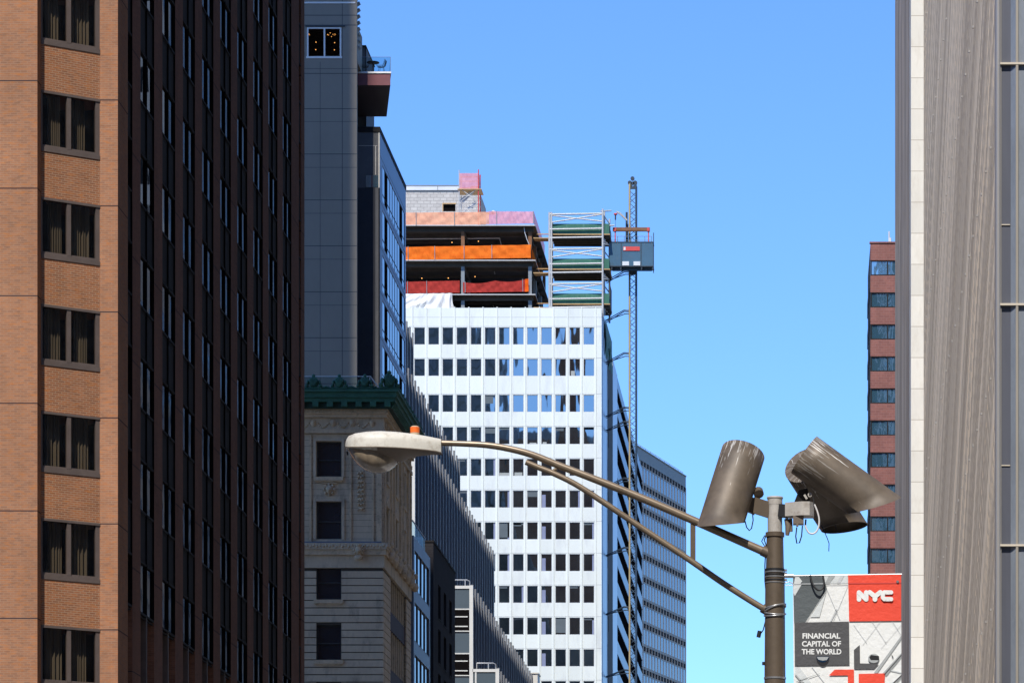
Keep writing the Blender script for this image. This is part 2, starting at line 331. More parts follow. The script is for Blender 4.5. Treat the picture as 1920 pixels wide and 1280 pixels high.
# ------------------------------------------------------------------ mesh builder
class MB:
    def __init__(s, T=None):
        s.v, s.f, s.mi, s.sm, s.T, s.drop = [], [], [], [], T, None
    def add(s, vs, fs, mi=0, smooth=False):
        o = len(s.v)
        for p in vs:
            p = Vector(p); s.v.append(s.T @ p if s.T is not None else p)
        for f in fs: s.f.append([o + i for i in f]); s.mi.append(mi); s.sm.append(smooth)
        return s
    def box(s, x0, x1, y0, y1, z0, z1, mi=0):
        x0, x1 = min(x0, x1), max(x0, x1); y0, y1 = min(y0, y1), max(y0, y1); z0, z1 = min(z0, z1), max(z0, z1)
        return s.add([(x, y, z) for z in (z0, z1) for y in (y0, y1) for x in (x0, x1)],
              [(0, 2, 3, 1), (4, 5, 7, 6), (0, 1, 5, 4), (2, 6, 7, 3), (0, 4, 6, 2), (1, 3, 7, 5)], mi)
    def prism(s, poly, z0, z1, mi=0, mcap=None):
        """polygon in plan (counter-clockwise) extruded upward"""
        n = len(poly); vs = [(x, y, z0) for x, y in poly] + [(x, y, z1) for x, y in poly]
        s.add(vs, [(i, (i + 1) % n, n + (i + 1) % n, n + i) for i in range(n)], mi)
        o = len(s.v) - 2 * n
        s.f += [[o + i for i in reversed(range(n))], [o + n + i for i in range(n)]]
        s.mi += [mi if mcap is None else mcap] * 2; s.sm += [False] * 2
        return s
    def plate(s, poly, y0, y1, mi=0):
        """polygon in elevation (x, z) extruded in depth"""
        n = len(poly); vs = [(x, y0, z) for x, z in poly] + [(x, y1, z) for x, z in poly]
        return s.add(vs, [list(range(n)), list(reversed(range(n, 2 * n)))] + [(i, n + i, n + (i + 1) % n, (i + 1) % n) for i in range(n)], mi)
    def tube(s, pts, r, n=8, mi=0, caps=True, smooth=True):
        pts = [Vector(p) for p in pts]; k = len(pts); rs = r if isinstance(r, (list, tuple)) else [r] * k
        t0 = (pts[1] - pts[0]).normalized()
        ref = Vector((0, 0, 1)) if abs(t0.z) < .9 else Vector((0, 1, 0))
        u = t0.cross(ref).normalized(); rings = []
        for i, p in enumerate(pts):
            t = (pts[min(i + 1, k - 1)] - pts[max(i - 1, 0)]).normalized()
            u = (u - t * u.dot(t)).normalized(); w = t.cross(u)
            rings.append([p + (u * math.cos(a) + w * math.sin(a)) * rs[i] for a in [2 * math.pi * j / n for j in range(n)]])
        vs = [q for rg in rings for q in rg]
        fs = [(i * n + j, i * n + (j + 1) % n, (i + 1) * n + (j + 1) % n, (i + 1) * n + j) for i in range(k - 1) for j in range(n)]
        s.add(vs, fs, mi, smooth)
        if caps:
            s.add(rings[0], [list(reversed(range(n)))], mi); s.add(rings[-1], [list(range(n))], mi)
        return s
    def bar(s, a, b, w, h=None, mi=0):
        a, b = Vector(a), Vector(b); h = h or w; t = (b - a).normalized()
        ref = Vector((0, 0, 1)) if abs(t.z) < .95 else Vector((0, 1, 0))
        u = t.cross(ref).normalized() * w / 2; q = t.cross(u).normalized() * h / 2
        vs = [p + su * u + sq * q for p in (a, b) for su, sq in ((-1, -1), (1, -1), (1, 1), (-1, 1))]
        return s.add(vs, [(0, 1, 2, 3), (7, 6, 5, 4), (0, 4, 5, 1), (1, 5, 6, 2), (2, 6, 7, 3), (3, 7, 4, 0)], mi)
    def lathe(s, prof, c, n=24, mi=0, smooth=True, axis='z'):
        c = Vector(c); vs = []
        for r, h in prof:
            for j in range(n):
                a = 2 * math.pi * j / n
                vs.append(c + (Vector((r * math.cos(a), r * math.sin(a), h)) if axis == 'z' else Vector((h, r * math.cos(a), r * math.sin(a)))))
        fs = [(i * n + j, i * n + (j + 1) % n, (i + 1) * n + (j + 1) % n, (i + 1) * n + j) for i in range(len(prof) - 1) for j in range(n)]
        return s.add(vs, fs, mi, smooth)
    def blob(s, c, rx, ry, rz, n=8, mi=0, smooth=True):
        c = Vector(c); vs, k = [], max(4, n // 2)
        for i in range(k + 1):
            ph = math.pi * i / k
            for j in range(n):
                a = 2 * math.pi * j / n
                vs.append(c + Vector((rx * math.sin(ph) * math.cos(a), ry * math.sin(ph) * math.sin(a), rz * math.cos(ph))))
        fs = [(i * n + j, (i + 1) * n + j, (i + 1) * n + (j + 1) % n, i * n + (j + 1) % n) for i in range(k) for j in range(n)]
        return s.add(vs, fs, mi, smooth)
    def build(s, name, mats, parent=None, at=None):
        mats = [mats] if isinstance(mats, str) else mats
        off = Vector(at) if at is not None else (Vector(parent['_o']) if parent is not None and '_o' in parent else Vector())
        me = bpy.data.meshes.new(name)
        me.from_pydata([tuple(p - off) for p in s.v], [], s.f)
        for m in mats: me.materials.append(M[m])
        me.polygons.foreach_set('material_index', s.mi); me.polygons.foreach_set('use_smooth', s.sm)
        if s.drop:
            a = me.attributes.new('drop', 'FLOAT_VECTOR', 'POINT'); a.data.foreach_set('vector', [q for d in s.drop for q in d])
        me.update()
        o = bpy.data.objects.new(name, me); C.objects.link(o)
        if parent is not None: o.parent = parent
        if at is not None and parent is None: o.location = at
        if parent is not None: o['_o'] = parent['_o']
        return o

def thing(name, label, cat, loc=(0, 0, 0), group=None):
    o = bpy.data.objects.new(name, None); C.objects.link(o); o.location = loc; o.empty_display_size = .5
    o['label'] = label; o['category'] = cat; o['_o'] = tuple(loc)
    if group: o['group'] = group
    return o
def tag(o, label, cat, group=None):
    o['label'] = label; o['category'] = cat
    if group: o['group'] = group
    return o
def structure(name, mb, mats):
    o = mb.build(name, mats); o['kind'] = 'structure'; return o
def window_grid(root, maker, mats, spots, name='window', most=100):
    """the first spots become parts of their own, the rest one 'stuff' part"""
    proto = maker(MB(), Vector((0, 0, 0)))
    ob = None
    for i, p in enumerate(spots[:most]):
        if ob is None:
            me_o = proto.build(name, mats, None); ob = me_o; o = me_o
        else:
            o = ob.copy(); C.objects.link(o)
        o.parent = root; o.location = Vector(p) - Vector(root['_o']); o['_o'] = root['_o']
    if len(spots) > most:
        mb = MB()
        for p in spots[most:]: maker(mb, Vector(p))
        r = mb.build(name, mats, root); r['kind'] = 'stuff'

# ------------------------------------------------------------------ ground
structure('ground', MB().add([(-3000, -3000, -.02), (3000, -3000, -.02), (3000, 3000, -.02), (-3000, 3000, -.02)], [(0, 1, 2, 3)]), 'ground_mat')
structure('road', MB().add([(-16, -400, 0), (-1.8, -400, 0), (-1.8, 900, 0), (-16, 900, 0)], [(0, 1, 2, 3)]), 'asphalt')
structure('pavement', MB().box(-1.8, 3.2, -400, 900, -.02, .14).box(-20.7, -16, -400, 900, -.02, .14), 'paving')
lm = MB()
for k in range(60): lm.add([(-9, -80 + k * 9, .004), (-8.86, -80 + k * 9, .004), (-8.86, -77 + k * 9, .004), (-9, -77 + k * 9, .004)], [(0, 1, 2, 3)])
structure('road_marking', lm, 'road_paint')

# ------------------------------------------------------------------ brick tower at the left
XS = PX(221, 112.65)                       # plane of its street side
XA, YA = PX(70, 111), 111.53
XB, YB = PX(187, 112.65), 112.65
TOP, YE = 128.0, 154.7
bt = thing('brick_tower', 'orange brown brick tower at the left edge with bronze windows and a dark ribbed side', 'building', (-40, 111, 0))
MB().box(-60, XA, 111, 114.3, 0, TOP).build('wall', 'brick_front', bt)
MB().box(XB, XS, YB, 114.3, 0, TOP).build('pier', 'brick_pier', bt)
MB().box(-60, XS - .26, 114.302, YE, 0, TOP, 0).box(-48.8, -44.28, 152, YE - .002, TOP, 200, 0).box(-60, XS - .01, 112, YE - .01, TOP + .004, TOP + .4, 0).build('wall', 'brick_side', bt)  # narrow tall stack is added out of view to shade the grey tower
tv = Vector((XB - XA, YB - YA, 0)); LW = tv.length; tv.normalize(); nv = Vector((tv.y, -tv.x, 0))
CH = Matrix(((tv.x, -nv.x, 0, XA), (tv.y, -nv.y, 0, YA), (0, 0, 1, 0), (0, 0, 0, 1)))   # local (along, inward, up)
for k in range(-6, 3):
    zt = Z_BR + k * FL; zb = zt - 1.82
    MB().prism([(XA, YA), (XB, YB), (XB - .002, 114.29), (XA + .002, 114.29)], zt, zt + FL - 1.82).build('spandrel', 'brick_panel', bt)
    fr = MB(CH)
    fr.box(0, LW, -.025, .10, zb, zb + .13)                        # sill
    fr.box(0, LW, .0, .10, zb + .13, zb + .17)
    fr.box(0, LW, -.03, .12, zt - .075, zt)                        # head
    fr.box(LW - .13, LW, .0, .12, zb + .17, zt - .075)             # right jamb
    fr.box(0, .05, .0, .12, zb + .17, zt - .075)
    fr.box(.84, .97, -.005, .11, zb + .17, zt - .075)              # mullion
    fr.box(.05, .84, .03, .09, zb + .17, zb + .21); fr.box(.97, LW - .13, .03, .09, zb + .17, zb + .21)
    w = fr.build('window', 'bronze_frame', bt)
    for a, b in ((.05, .84), (.97, LW - .13)):
        MB(CH).add([(a, .06, zb + .21), (b, .06, zb + .21), (b, .06, zt - .075), (a, .06, zt - .075)], [(0, 1, 2, 3)]).build('pane', 'tinted_pane', w)
        cu = MB(CH); vs = []; nseg = 60; c0, c1 = a + .06 + rnd.random() * .34, b - rnd.random() * rnd.random() * .25; fk = 26 + rnd.random() * 12
        ph = rnd.random() * 6
        for i in range(nseg + 1):
            t = i / nseg; x = c0 + (c1 - c0) * t; d = .40 + .045 * math.sin(t * fk + ph + 1.5 * math.sin(t * 5 + ph)) + .02 * math.sin(t * 61 + ph * 2)
            tilt = (1 - t) * .0
            vs += [(x + tilt, d, zb + .0), (x, d, zt - .02)]
        cu.add(vs, [(2 * i, 2 * i + 2, 2 * i + 3, 2 * i + 1) for i in range(nseg)], 0, True).build('curtain', 'curtain', w)
    rm = MB()
    rm.add([(XA + .01, 113.9, zb), (XB - .01, 113.9, zb), (XB - .01, 113.9, zt), (XA + .01, 113.9, zt)], [(0, 1, 2, 3)])
    rm.add([(XA + .004, YA + .15, zb), (XA + .004, 113.9, zb), (XA + .004, 113.9, zt), (XA + .004, YA + .15, zt)], [(0, 1, 2, 3)])
    rm.add([(XB - .004, YB + .15, zb), (XB - .004, 113.9, zb), (XB - .004, 113.9, zt), (XB - .004, YB + .15, zt)], [(0, 1, 2, 3)])
    rm.build('window_recess', 'dark_room', w)
# street side: piers, recessed strips of windows and slate panels
bays = [(116.50 + 3.975 * k) for k in range(9)]
pr = MB(); edges = [(114.302, 114.75 - .002)]
solid = [(114.302, 113.5)]
cuts = [(113.55 + 1.2, 114.6 + 1.2)]
segs = []; y = 114.302
strips = []
for b in bays: strips += [(b, b + 1.18), (b + 1.27, b + 2.45)]
strips = [(114.42, 115.1)] + strips + [(153.0, 153.7)]
for a, b in strips:
    if a > y: segs.append((y, a))
    y = b
segs.append((y, YE))
for a, b in segs:
    if b - a > .2: pr.box(XS - .258, XS, a, b, 0, TOP - .01, 0)
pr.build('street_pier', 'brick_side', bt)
fn = MB()
for a, b in segs:
    if b - a < .2: fn.box(XS - .258, XS - .02, a, b, 0, TOP - .02, 0)
fn.build('mullion', 'bronze_frame', bt)
Z_SG = PZ(95, 116.6)
def side_win(mb, p):
    # slate panel above, glass below: origin at near lower corner of the glass
    x, y, z = p; w = 1.18
    mb.add([(x + .03, y, z), (x + .03, y + w, z), (x + .03, y + w, z + 1.53), (x + .03, y, z + 1.53)], [(0, 1, 2, 3)], 1)
    mb.add([(x + .05, y, z + 1.60), (x + .05, y + w, z + 1.60), (x + .05, y + w, z + FL - .07), (x + .05, y, z + FL - .07)], [(0, 1, 2, 3)], 2)
    for zz in (z - .07, z + 1.53): mb.box(x, x + .09, y, y + w, zz, zz + .07, 0)
    mb.box(x, x + .098, y + w - .03, y + w, z, z + FL, 3); mb.box(x, x + .06, y, y + w, z + 1.66, z + 1.70, 0); mb.box(x, x + .06, y, y + w, z - .16, z - .12, 0)  # far jamb near black: its shade is put into the colour
    return mb
sp_ = []
for (a, b) in strips:
    for k in range(-5, 30):
        z = Z_SG - 1.53 + k * FL
        yy = a - (1.18 - (b - a)) if (b - a) < 1 else a
        vis = PZ(1290, a) < z + 1.6 and z < PZ(-5, a)
        sp_.append((0 if vis else 1, a, z, Vector((XS - .10, yy if a < 120 else a, z))))
sp_.sort(key=lambda t: t[:2])
window_grid(bt, side_win, ['bronze_dark', 'strip_glass', 'slate_panel', 'dark_room'], [s[3] for s in sp_])

# ------------------------------------------------------------------ grey clad tower with the projecting terrace
YG = 246.0; XG = PX(669, YG)
gt = thing('grey_tower', 'slate grey panel clad tower with a lit white framed window and maroon terrace', 'building', (XG - 8, YG, 0))
x0, x1 = PX(575.5, YG), PX(640, YG); z0, z1 = PZ(108, YG), PZ(52, YG)
XGL = -52
w_ = MB()
side = [(XG, YG), (XG - 2.15, 263), (XG - 2.15, 269)]
w_.prism([(XGL, YG + .4), (XG, YG + .4), (XG - 2.0, 263), (XGL, 263)], 0, z0 - .2)
w_.prism([(XGL, YG + 3), (XG, YG + 3), (XG - 2.0, 263), (XGL, 263)], z0 - .2, z1 + .2)
w_.prism([(XGL, YG + .4), (XG, YG + .4), (XG - 2.0, 263), (XGL, 263)], z1 + .2, 76.5)
w_.box(XGL, XG, YG, YG + .4, 0, z0); w_.box(XGL, XG, YG, YG + .4, z1, 76.5)
w_.box(XGL, x0, YG, YG + .4, z0, z1); w_.box(x1, XG, YG, YG + .4, z0, z1); w_.box(x1 + .3, XG, YG + .4, YG + 3, z0 - .2, z1 + .2)
w_.build('wall', 'grey_cladding', gt)
j = MB()
for yy in (29, 47.5, 138, 204, 289, 375, 461, 547, 633, 719): j.box(XGL, XG + .004, YG - .006, YG - .001, PZ(yy, YG) - .02, PZ(yy, YG) + .02)
for yy in (129, 228, 314, 400, 486, 572, 658): j.box(XGL, XG + .004, YG - .004, YG - .001, PZ(yy, YG) - .012, PZ(yy, YG) + .012)
j.box(PX(641.3, YG), PX(642.3, YG), YG - .005, YG - .001, 0, 76.5); j.box(PX(600, YG), PX(600.7, YG), YG - .005, YG - .001, 0, z0 - .3)
j.build('panel_joint', 'cladding_joint', gt)
lv = MB()
for k in range(14): lv.bar((XG - .2, YG + .9, PZ(88, YG) + k * .42), (XG + .1, YG + .9, PZ(88, YG) + .2 + k * .42), .5, .10)
lv.build('louvre', 'grey_steel', gt)
MB().box(XGL, XG - .1, YG - .03, YG - .008, PZ(7, YG), PZ(4, YG)).build('ledge', 'white_trim', gt)
gw = MB(); fw = .10
gw.box(x0 - .05, x1 + .05, YG - .03, YG + .1, z0 - .06, z0 + .07); gw.box(x0, x1, YG - .02, YG + .1, z1 - .08, z1)
for xx in (x0, (x0 + x1) / 2 - fw / 2 + .02, x1 - fw): gw.box(xx, xx + fw, YG - .02, YG + .1, z0 + .07, z1 - .08)
w = gw.build('window', 'white_trim', gt)
MB().box(x0 - .1, x1 + .25, YG - .05, YG - .008, z1 + .04, z1 + .14).build('lintel', 'cladding_joint', w)
MB().add([(x0, YG + .05, z0), (x1, YG + .05, z0), (x1, YG + .05, z1), (x0, YG + .05, z1)], [(0, 1, 2, 3)]).build('pane', 'tinted_pane', w)
MB().box(x0 - 4, x1 + .3, YG + 2.9, YG + 2.95, z0 - .2, z1 + .2).box(x0 - 4, x1 + .3, YG + .42, YG + 2.9, z0 - .2, z0 - .15).box(x0 - 4, x1 + .29, YG + .42, YG + 2.9, z1 + .15, z1 + .19).build('room', 'dark_room', w)
for cx in (621.5, 573):
    ch = thing('chandelier', 'ring chandelier of warm bulbs behind the grey tower window, ' + ('right hand one' if cx > 600 else 'partly hidden left one'), 'chandelier', P(cx, 64, YG + 1.5), 'chandeliers behind the grey tower window')
    c = P(cx, 67, YG + 1.5)
    MB().tube([c + Vector((.28 * math.cos(a), .28 * math.sin(a), 0)) for a in [i * math.pi / 8 for i in range(17)]], .015, 5).bar(c, (c.x, c.y, z1 + .1), .02).bar(c + Vector((-.28, 0, 0)), c + Vector((.28, 0, 0)), .015).build('ring', 'bronze_dark', ch)
    for i in range(9):
        a = i * 2 * math.pi / 9 + .3; r = .26 + .03 * (i % 2)
        MB().blob(c + Vector((r * math.cos(a), r * math.sin(a), .05 + .05 * math.sin(i * 2.4))), .024, .024, .03, 6).build('bulb', 'lamp_glow', ch)
for i, (px, py) in enumerate(((592.5, 79.5), (592, 93.5), (627.5, 80.5), (627, 94))):
    c = P(px, py, YG + 1.2)
    o = thing('pendant_lamp', 'small pendant bulb, %s, behind the %s pane of the grey tower window' % (('upper', 'lower')[i % 2], ('left', 'right')[i // 2]), 'lamp', c, 'pendant bulbs in the grey tower window')
    MB().bar(c, (c.x + .01 * (i % 2), c.y + .03 * (i % 2), z1 + .1), .008).build('cord', 'bronze_dark', o)
    MB().blob(c, .035, .035, .035, 6).build('bulb', 'lamp_glow', o)
# terrace box
YT = 248.6; xr = PX(732, YT); zb, zt = PZ(160, YT), PZ(138, YT)
dz = YT * 1.0326
xl = XG - 1.2
bx_ = MB(); p0 = Vector((xl, YT, 0)); p1 = Vector((xr, YT, 0)); p2 = Vector((PX(725, dz), dz, 0)); p3 = Vector((xl, dz, 0))
bx_.prism([(p0.x, p0.y), (p1.x, p1.y), (p2.x, p2.y), (p3.x, p3.y)], zb, zt)
for f in range(len(bx_.f)):
    pass
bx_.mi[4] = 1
tb = bx_.build('terrace', ['maroon_panel', 'maroon_soffit'], gt)
MB().prism([(xl, YT - .06), (xr + .06, YT - .06), (PX(725, dz) + .06, dz), (xl, dz)], zt, zt + .11).build('ledge', 'white_trim', tb)
gz = zt + .11; gh = PZ(107.5, YT) - gz
gd = MB(); gd.add([(xl, YT + .02, gz), (xr, YT + .02, gz), (xr, YT + .02, gz + gh), (xl, YT + .02, gz + gh)], [(0, 1, 2, 3)])
gd.add([(xr, YT + .02, gz), (PX(725, dz), dz, gz), (PX(725, dz), dz, gz + gh), (xr, YT + .02, gz + gh)], [(0, 1, 2, 3)])
gd.build('glass_guard', 'guard_glass', tb)
MB().box(xl, xr + .02, YT + .01, YT + .03, gz + gh, gz + gh + .025).box(xr - .012, xr + .02, YT + .01, YT + .03, gz, gz + gh).build('guard_rail', 'blue_cladding', tb)
MB().box(xl - 2.5, PX(686, 257.0), 257.0, 262, 0, PZ(88, 257.0)).build('stair_wall', 'dark_cladding', gt)
MB().box(xl, PX(687, 257.0), 256.8, 262.2, PZ(88, 257.0), PZ(86.5, 257.0)).box(PX(685.3, 256.95), PX(686.5, 256.95), 256.96, 256.998, 60, PZ(89, 257.0)).build('coping', 'bronze_dark', gt)
# terrace furniture
c = P(699.5, 0, 249.1); tz = gz
tbl = thing('terrace_table', 'round dark bistro table on the maroon terrace behind the glass guard', 'table', (c.x, 249.1, tz))
MB().lathe([(0, .72), (.41, .72), (.42, .74), (.41, .765), (0, .765)], (c.x, 249.1, tz), 24).build('tabletop', 'bronze_dark', tbl)
MB().tube([(c.x, 249.1, tz + .02), (c.x, 249.1, tz + .72)], .035, 8).build('pedestal', 'bronze_dark', tbl)
MB().lathe([(0, .0), (.24, .0), (.24, .02), (.05, .04)], (c.x, 249.1, tz), 16).build('base', 'bronze_dark', tbl)
def chair(cx, cy, ang, label):
    o = thing('terrace_chair', label, 'chair', (cx, cy, tz), 'wire shell chairs on the terrace')
    T = Matrix.Translation((cx, cy, tz)) @ Matrix.Rotation(ang, 4, 'Z')
    sh = MB(T)
    prof = [(.26, .44), (.05, .41), (-.14, .42), (-.22, .50), (-.27, .66), (-.31, .86)]
    for i in range(9):
        t = (i - 4) / 4
        pts = [(x + abs(t) ** 2 * .03, t * (.24 + .05 * (q > .45) * (1 if q < .8 else .6)), q + (abs(t) ** 2) * .10 * (1 - (q - .41))) for x, q in prof]
        sh.tube(pts, .011, 4)
    for x, q in prof:
        sh.tube([(x + abs(t) ** 2 * .03, t * (.24 + .05 * (q > .45) * (1 if q < .8 else .6)), q + abs(t) ** 2 * .10 * (1 - (q - .41))) for t in [k / 4 for k in range(-4, 5)]], .011, 4)
    sh.build('seat_shell', 'slate_panel', o)
    for sx in (-1, 1):
        for sy in (-1, 1): MB(T).tube([(sx * .12, sy * .12, .42), (sx * .22, sy * .22, 0)], .012, 5).build('leg', 'slate_panel', o)
chair(PX(683, 249.1), 249.1, R(10), 'wire chair left of the round terrace table, partly behind the grey tower corner')
chair(PX(715.5, 249.1), 249.1, R(172), 'wire chair right of the round terrace table')

# ------------------------------------------------------------------ blue flanked apartment block behind it
YH = 250.0; XH = PX(712, YH); YH2 = -XH * F / (VX - 761); ZH = PZ(238, YH)
ab = thing('apartment_block', 'dark fronted block with a blue clad flank of tall reflective windows', 'building', (XH - 8, YH, 0))
MB().box(-50, XH - .3, YH, YH2, PZ(352, YH), ZH - .35).build('wall', 'dark_cladding', ab)
plain('shaded_cladding', (.022, .024, .032), .5, var=.3)  # lower part of the block front: shade put into the colour
MB().box(-50, XH - .3, YH - .001, YH2, 0, PZ(352, YH)).build('wall', 'shaded_cladding', ab)
fp = MB(); fp.box(XH - .3, XH - .09, YH, YH + .25, 0, ZH - .35); fp.build('corner_trim', 'dark_cladding', ab)
MB().box(XH - .09, XH - .002, YH - .01, YH + .2, PZ(352, YH), ZH - .35).build('corner_trim', 'pale_trim', ab)
MB().box(XH - .09, XH - .002, YH - .01, YH + .2, 0, PZ(352, YH) - .002).build('corner_trim', 'slate_panel', ab)  # corner trim goes dark here as well, shade put into its colour
MB().box(-50, XH + .03, YH - .05, YH2 + .02, ZH - .35, ZH).build('coping', 'bronze_dark', ab)
MB().box(PX(686, YH), XH - .095, YH - .02, YH - .003, PZ(351, YH), PZ(329, YH)).build('green_panel', 'teal_glass', ab)
MB().box(XH - 1.4, XH - .16, YH - .012, YH - .004, PZ(273.8, YH), PZ(273, YH)).box(PX(703.5, YH), PX(705, YH), YH - .014, YH - .004, PZ(328, YH), PZ(274, YH)).build('panel_seam', 'pale_trim', ab)
flh = 3.03
zw0 = PZ(309, 251.5)
fl = MB(); fl.box(XH - .3, XH, YH + .2, YH2, zw0, ZH - .35)
zz = zw0
ywn = [YH + 1.6, YH2 - .8]
n = 0
wins = []
while zz > 8:
    fl.box(XH - .3, XH, YH + .2, YH2, zz - flh, zz - 2.42)        # spandrel
    fl.box(XH - .3, XH, YH + .2, ywn[0], zz - 2.42, zz); fl.box(XH - .3, XH, ywn[1], YH2, zz - 2.42, zz)
    wins.append(zz); zz -= flh; n += 1
fl.build('flank', 'blue_cladding', ab)
sj = MB()
for zz in wins: sj.box(XH - .01, XH + .006, YH + .2, YH2, zz - 2.74, zz - 2.71)
sj.box(XH - .01, XH + .006, YH + .2, YH2, ZH - 1.9, ZH - 1.87); sj.build('panel_joint', 'cladding_joint', ab)
for i, zz in enumerate(wins[:9]):
    fr = MB(); g = []; ws = ywn[1] - ywn[0]; nn = 9
    for q in range(nn + 1):
        yy = ywn[0] + ws * q / nn
        if q < nn:
            y2 = ywn[0] + ws * (q + 1) / nn
            vent = (q in (1,)) or q == nn - 2
            if q in (1, nn - 2):
                fr.box(XH - .29, XH - .06, yy, y2, zz - 2.42, zz - 0.02, 0)
            else:
                g.append(MB().add([(XH - .03, yy + .03, zz - 2.4), (XH - .03, y2 - .03, zz - 2.4), (XH - .03, y2 - .03, zz), (XH - .03, yy + .03, zz)], [(0, 1, 2, 3)]))
        fr.box(XH - .12, XH - .012, yy - .03, yy + .03, zz - 2.42, zz - .01, 1)
    fr.box(XH - .12, XH - .018, ywn[0], ywn[1], zz - 1.95, zz - 1.88, 1)
    f = fr.build('window', ['dark_room', 'slate_panel'], ab); [q_.build('pane', 'blue_glass', f) for q_ in g]

# ------------------------------------------------------------------ old hotel with the green copper cornice
YC = 200.0; XC = PX(719, YC); YC2 = 214.0; XCL = -46
ht = thing('ornate_hotel', 'old limestone hotel with rusticated lower storeys under a green copper cornice', 'building', (XC - 10, YC, 0))
zc0, zc1 = PZ(757, YC), PZ(735, YC)
ZS = PZ(1043, YC)                    # underside of the string course
core = MB(); core.box(XCL, XC - .45, YC + .45, YC2, 0, zc0); core.build('wall', 'limestone', ht)
wx0, wx1 = PX(593, YC), PX(640, YC)
wz = [(PZ(893 + 0, YC), PZ(827, YC)), (PZ(1010, YC), PZ(940, YC)), (PZ(1123, YC), PZ(1056, YC)), (PZ(1236, YC), PZ(1170, YC)), (PZ(1349, YC), PZ(1283, YC))]
cols = [(wx0, wx1), (wx0 - 4.3, wx1 - 4.3), (wx0 - 8.6, wx1 - 8.6)]
def front_pieces(mb, z0, z1, y0, y1, mi=0, inset=0):
    """fills the front between z0 and z1 but leaves the window openings"""
    hit = None
    for a, b in wz:
        if z0 < b - .01 and z1 > a + .01: hit = (a, b)
    if not hit: mb.box(XCL, XC - inset, y0, y1, z0, z1, mi); return
    xs = [XCL] + [q for c_ in sorted(cols) for q in c_] + [XC - inset]
    for a, b in zip(xs[::2], xs[1::2]): mb.box(a, b, y0, y1, z0, z1, mi)
up = MB()
lv_ = sorted(set([ZS, zc0] + [q for ab_ in wz[:2] for q in ab_]))
for a, b in zip(lv_, lv_[1:]): front_pieces(up, a, b, YC + .05, YC + .45)
# side of the upper storeys: openings
sw = [(201.6, 202.9), (206.0, 207.3), (210.2, 211.4)]
for a, b in zip(lv_, lv_[1:]):
    hit = any(a < q1 - .01 and b > q0 + .01 for q0, q1 in wz[:2])
    ys = [YC + .45] + ([q for s_ in sw for q in s_] if hit else []) + [YC2]
    for p, q in zip(ys[::2], ys[1::2]): up.box(XC - .45, XC - .05, p, q, a, b)
up.build('upper_wall', 'limestone', ht)
ru = MB(); gr = MB()
gr.box(XC - .4, XC - .07, YC + .45, 203.4, 0, ZS - .6); gr.box(XC - .4, XC - .07, 211.6, YC2, 0, ZS - .6)
lv2 = sorted(set([0, ZS - .6] + [q for ab_ in wz[2:] for q in ab_]))
for a, b in zip(lv2, lv2[1:]): front_pieces(gr, a, b, YC + .06, YC + .45, 0, .06)
z = PZ(1056, YC); h = .3975
zs = [z - k * h for k in range(-1, 40)]
for zz in zs:
    if zz + .0 > ZS - .55: continue
    z0_, z1_ = zz - h + .05, zz
    ok = True
    front_pieces(ru, max(z0_, 0), z1_, YC, YC + .2)
    ru.box(XC - .2, XC + .0, YC + .2, 203.4, max(z0_, 0), z1_); ru.box(XC - .2, XC, 211.6, YC2, max(z0_, 0), z1_)
ru.build('rusticated_wall', 'limestone', ht); gr.build('wall_backing', 'stone_groove', ht)
# large bays of the lower street side
bz = 0
for (a, b) in [(PZ(1236, YC), PZ(1056, YC) + .45), (PZ(1236, YC) - 6.0, PZ(1236, YC) - 1.0)]:
    bb = MB(); bb.box(XC - .42, XC - .3, 203.4, 211.6, a, b, 1)
    for k in range(9):
        yy = 203.6 + k * .97; bb.box(XC - .3, XC - .12, yy, yy + .16, a, b, 0)
    mid = (a + b) / 2
    bb.box(XC - .3, XC - .08, 203.4, 211.6, mid - .7, mid + .3, 2)
    bb.build('bay_window', ['limestone_trim', 'dark_glass', 'maroon_soffit'], ht)
MB().box(XC - .42, XC - .12, 203.4, 211.6, PZ(1236, YC) - 1.0, PZ(1236, YC), 0).build('spandrel', 'maroon_soffit', ht)
MB().box(XC - .42, XC - .12, 203.4, 211.6, PZ(1056, YC) + .45, ZS - .6).build('spandrel', 'maroon_soffit', ht)
# windows
glass('sash_glass', (.016, .022, .032), 1.9, .01, 1.5, var=(.03, .038, .05)); plain('sash_frame', (.06, .058, .055), .5)
def hotel_window(xa, xb, za, zb_, sill=True, small=False):
    f = MB(); y = YC + .22; t = .07
    f.box(xa, xb, y, y + .1, zb_ - t, zb_); f.box(xa, xb, y, y + .1, za, za + t)
    f.box(xa, xa + t, y, y + .1, za + t, zb_ - t); f.box(xb - t, xb, y, y + .1, za + t, zb_ - t)
    m_ = za + (zb_ - za) * .46; f.box(xa + t, xb - t, y - .02, y + .1, m_, m_ + .06)
    w = f.build('window', 'sash_frame', ht)
    MB().add([(xa, y + .06, za), (xb, y + .06, za), (xb, y + .06, zb_), (xa, y + .06, zb_)], [(0, 1, 2, 3)]).build('pane', 'sash_glass', w)
    return w
for i, (a, b) in enumerate(wz):
    for j_, (xa, xb) in enumerate(cols[:1]):
        w = hotel_window(xa, xb, a, b)
        if i != 1: MB().box(xa - .13, xb + .1, YC - .12, YC + .2, a - .22, a - .02).box(xa - .05, xb + .03, YC - .06, YC + .2, a - .30, a - .22).build('sill', 'limestone_trim', w)
        if i < 2:
            s_ = MB(); s_.box(xa - .16, xa - .02, YC - .03, YC + .1, a - .02, b + .14); s_.box(xb + .02, xb + .16, YC - .03, YC + .1, a - .02, b + .14); s_.box(xa - .02, xb + .02, YC - .03, YC + .1, b + .02, b + .14)
            s_.build('surround', 'limestone', w)
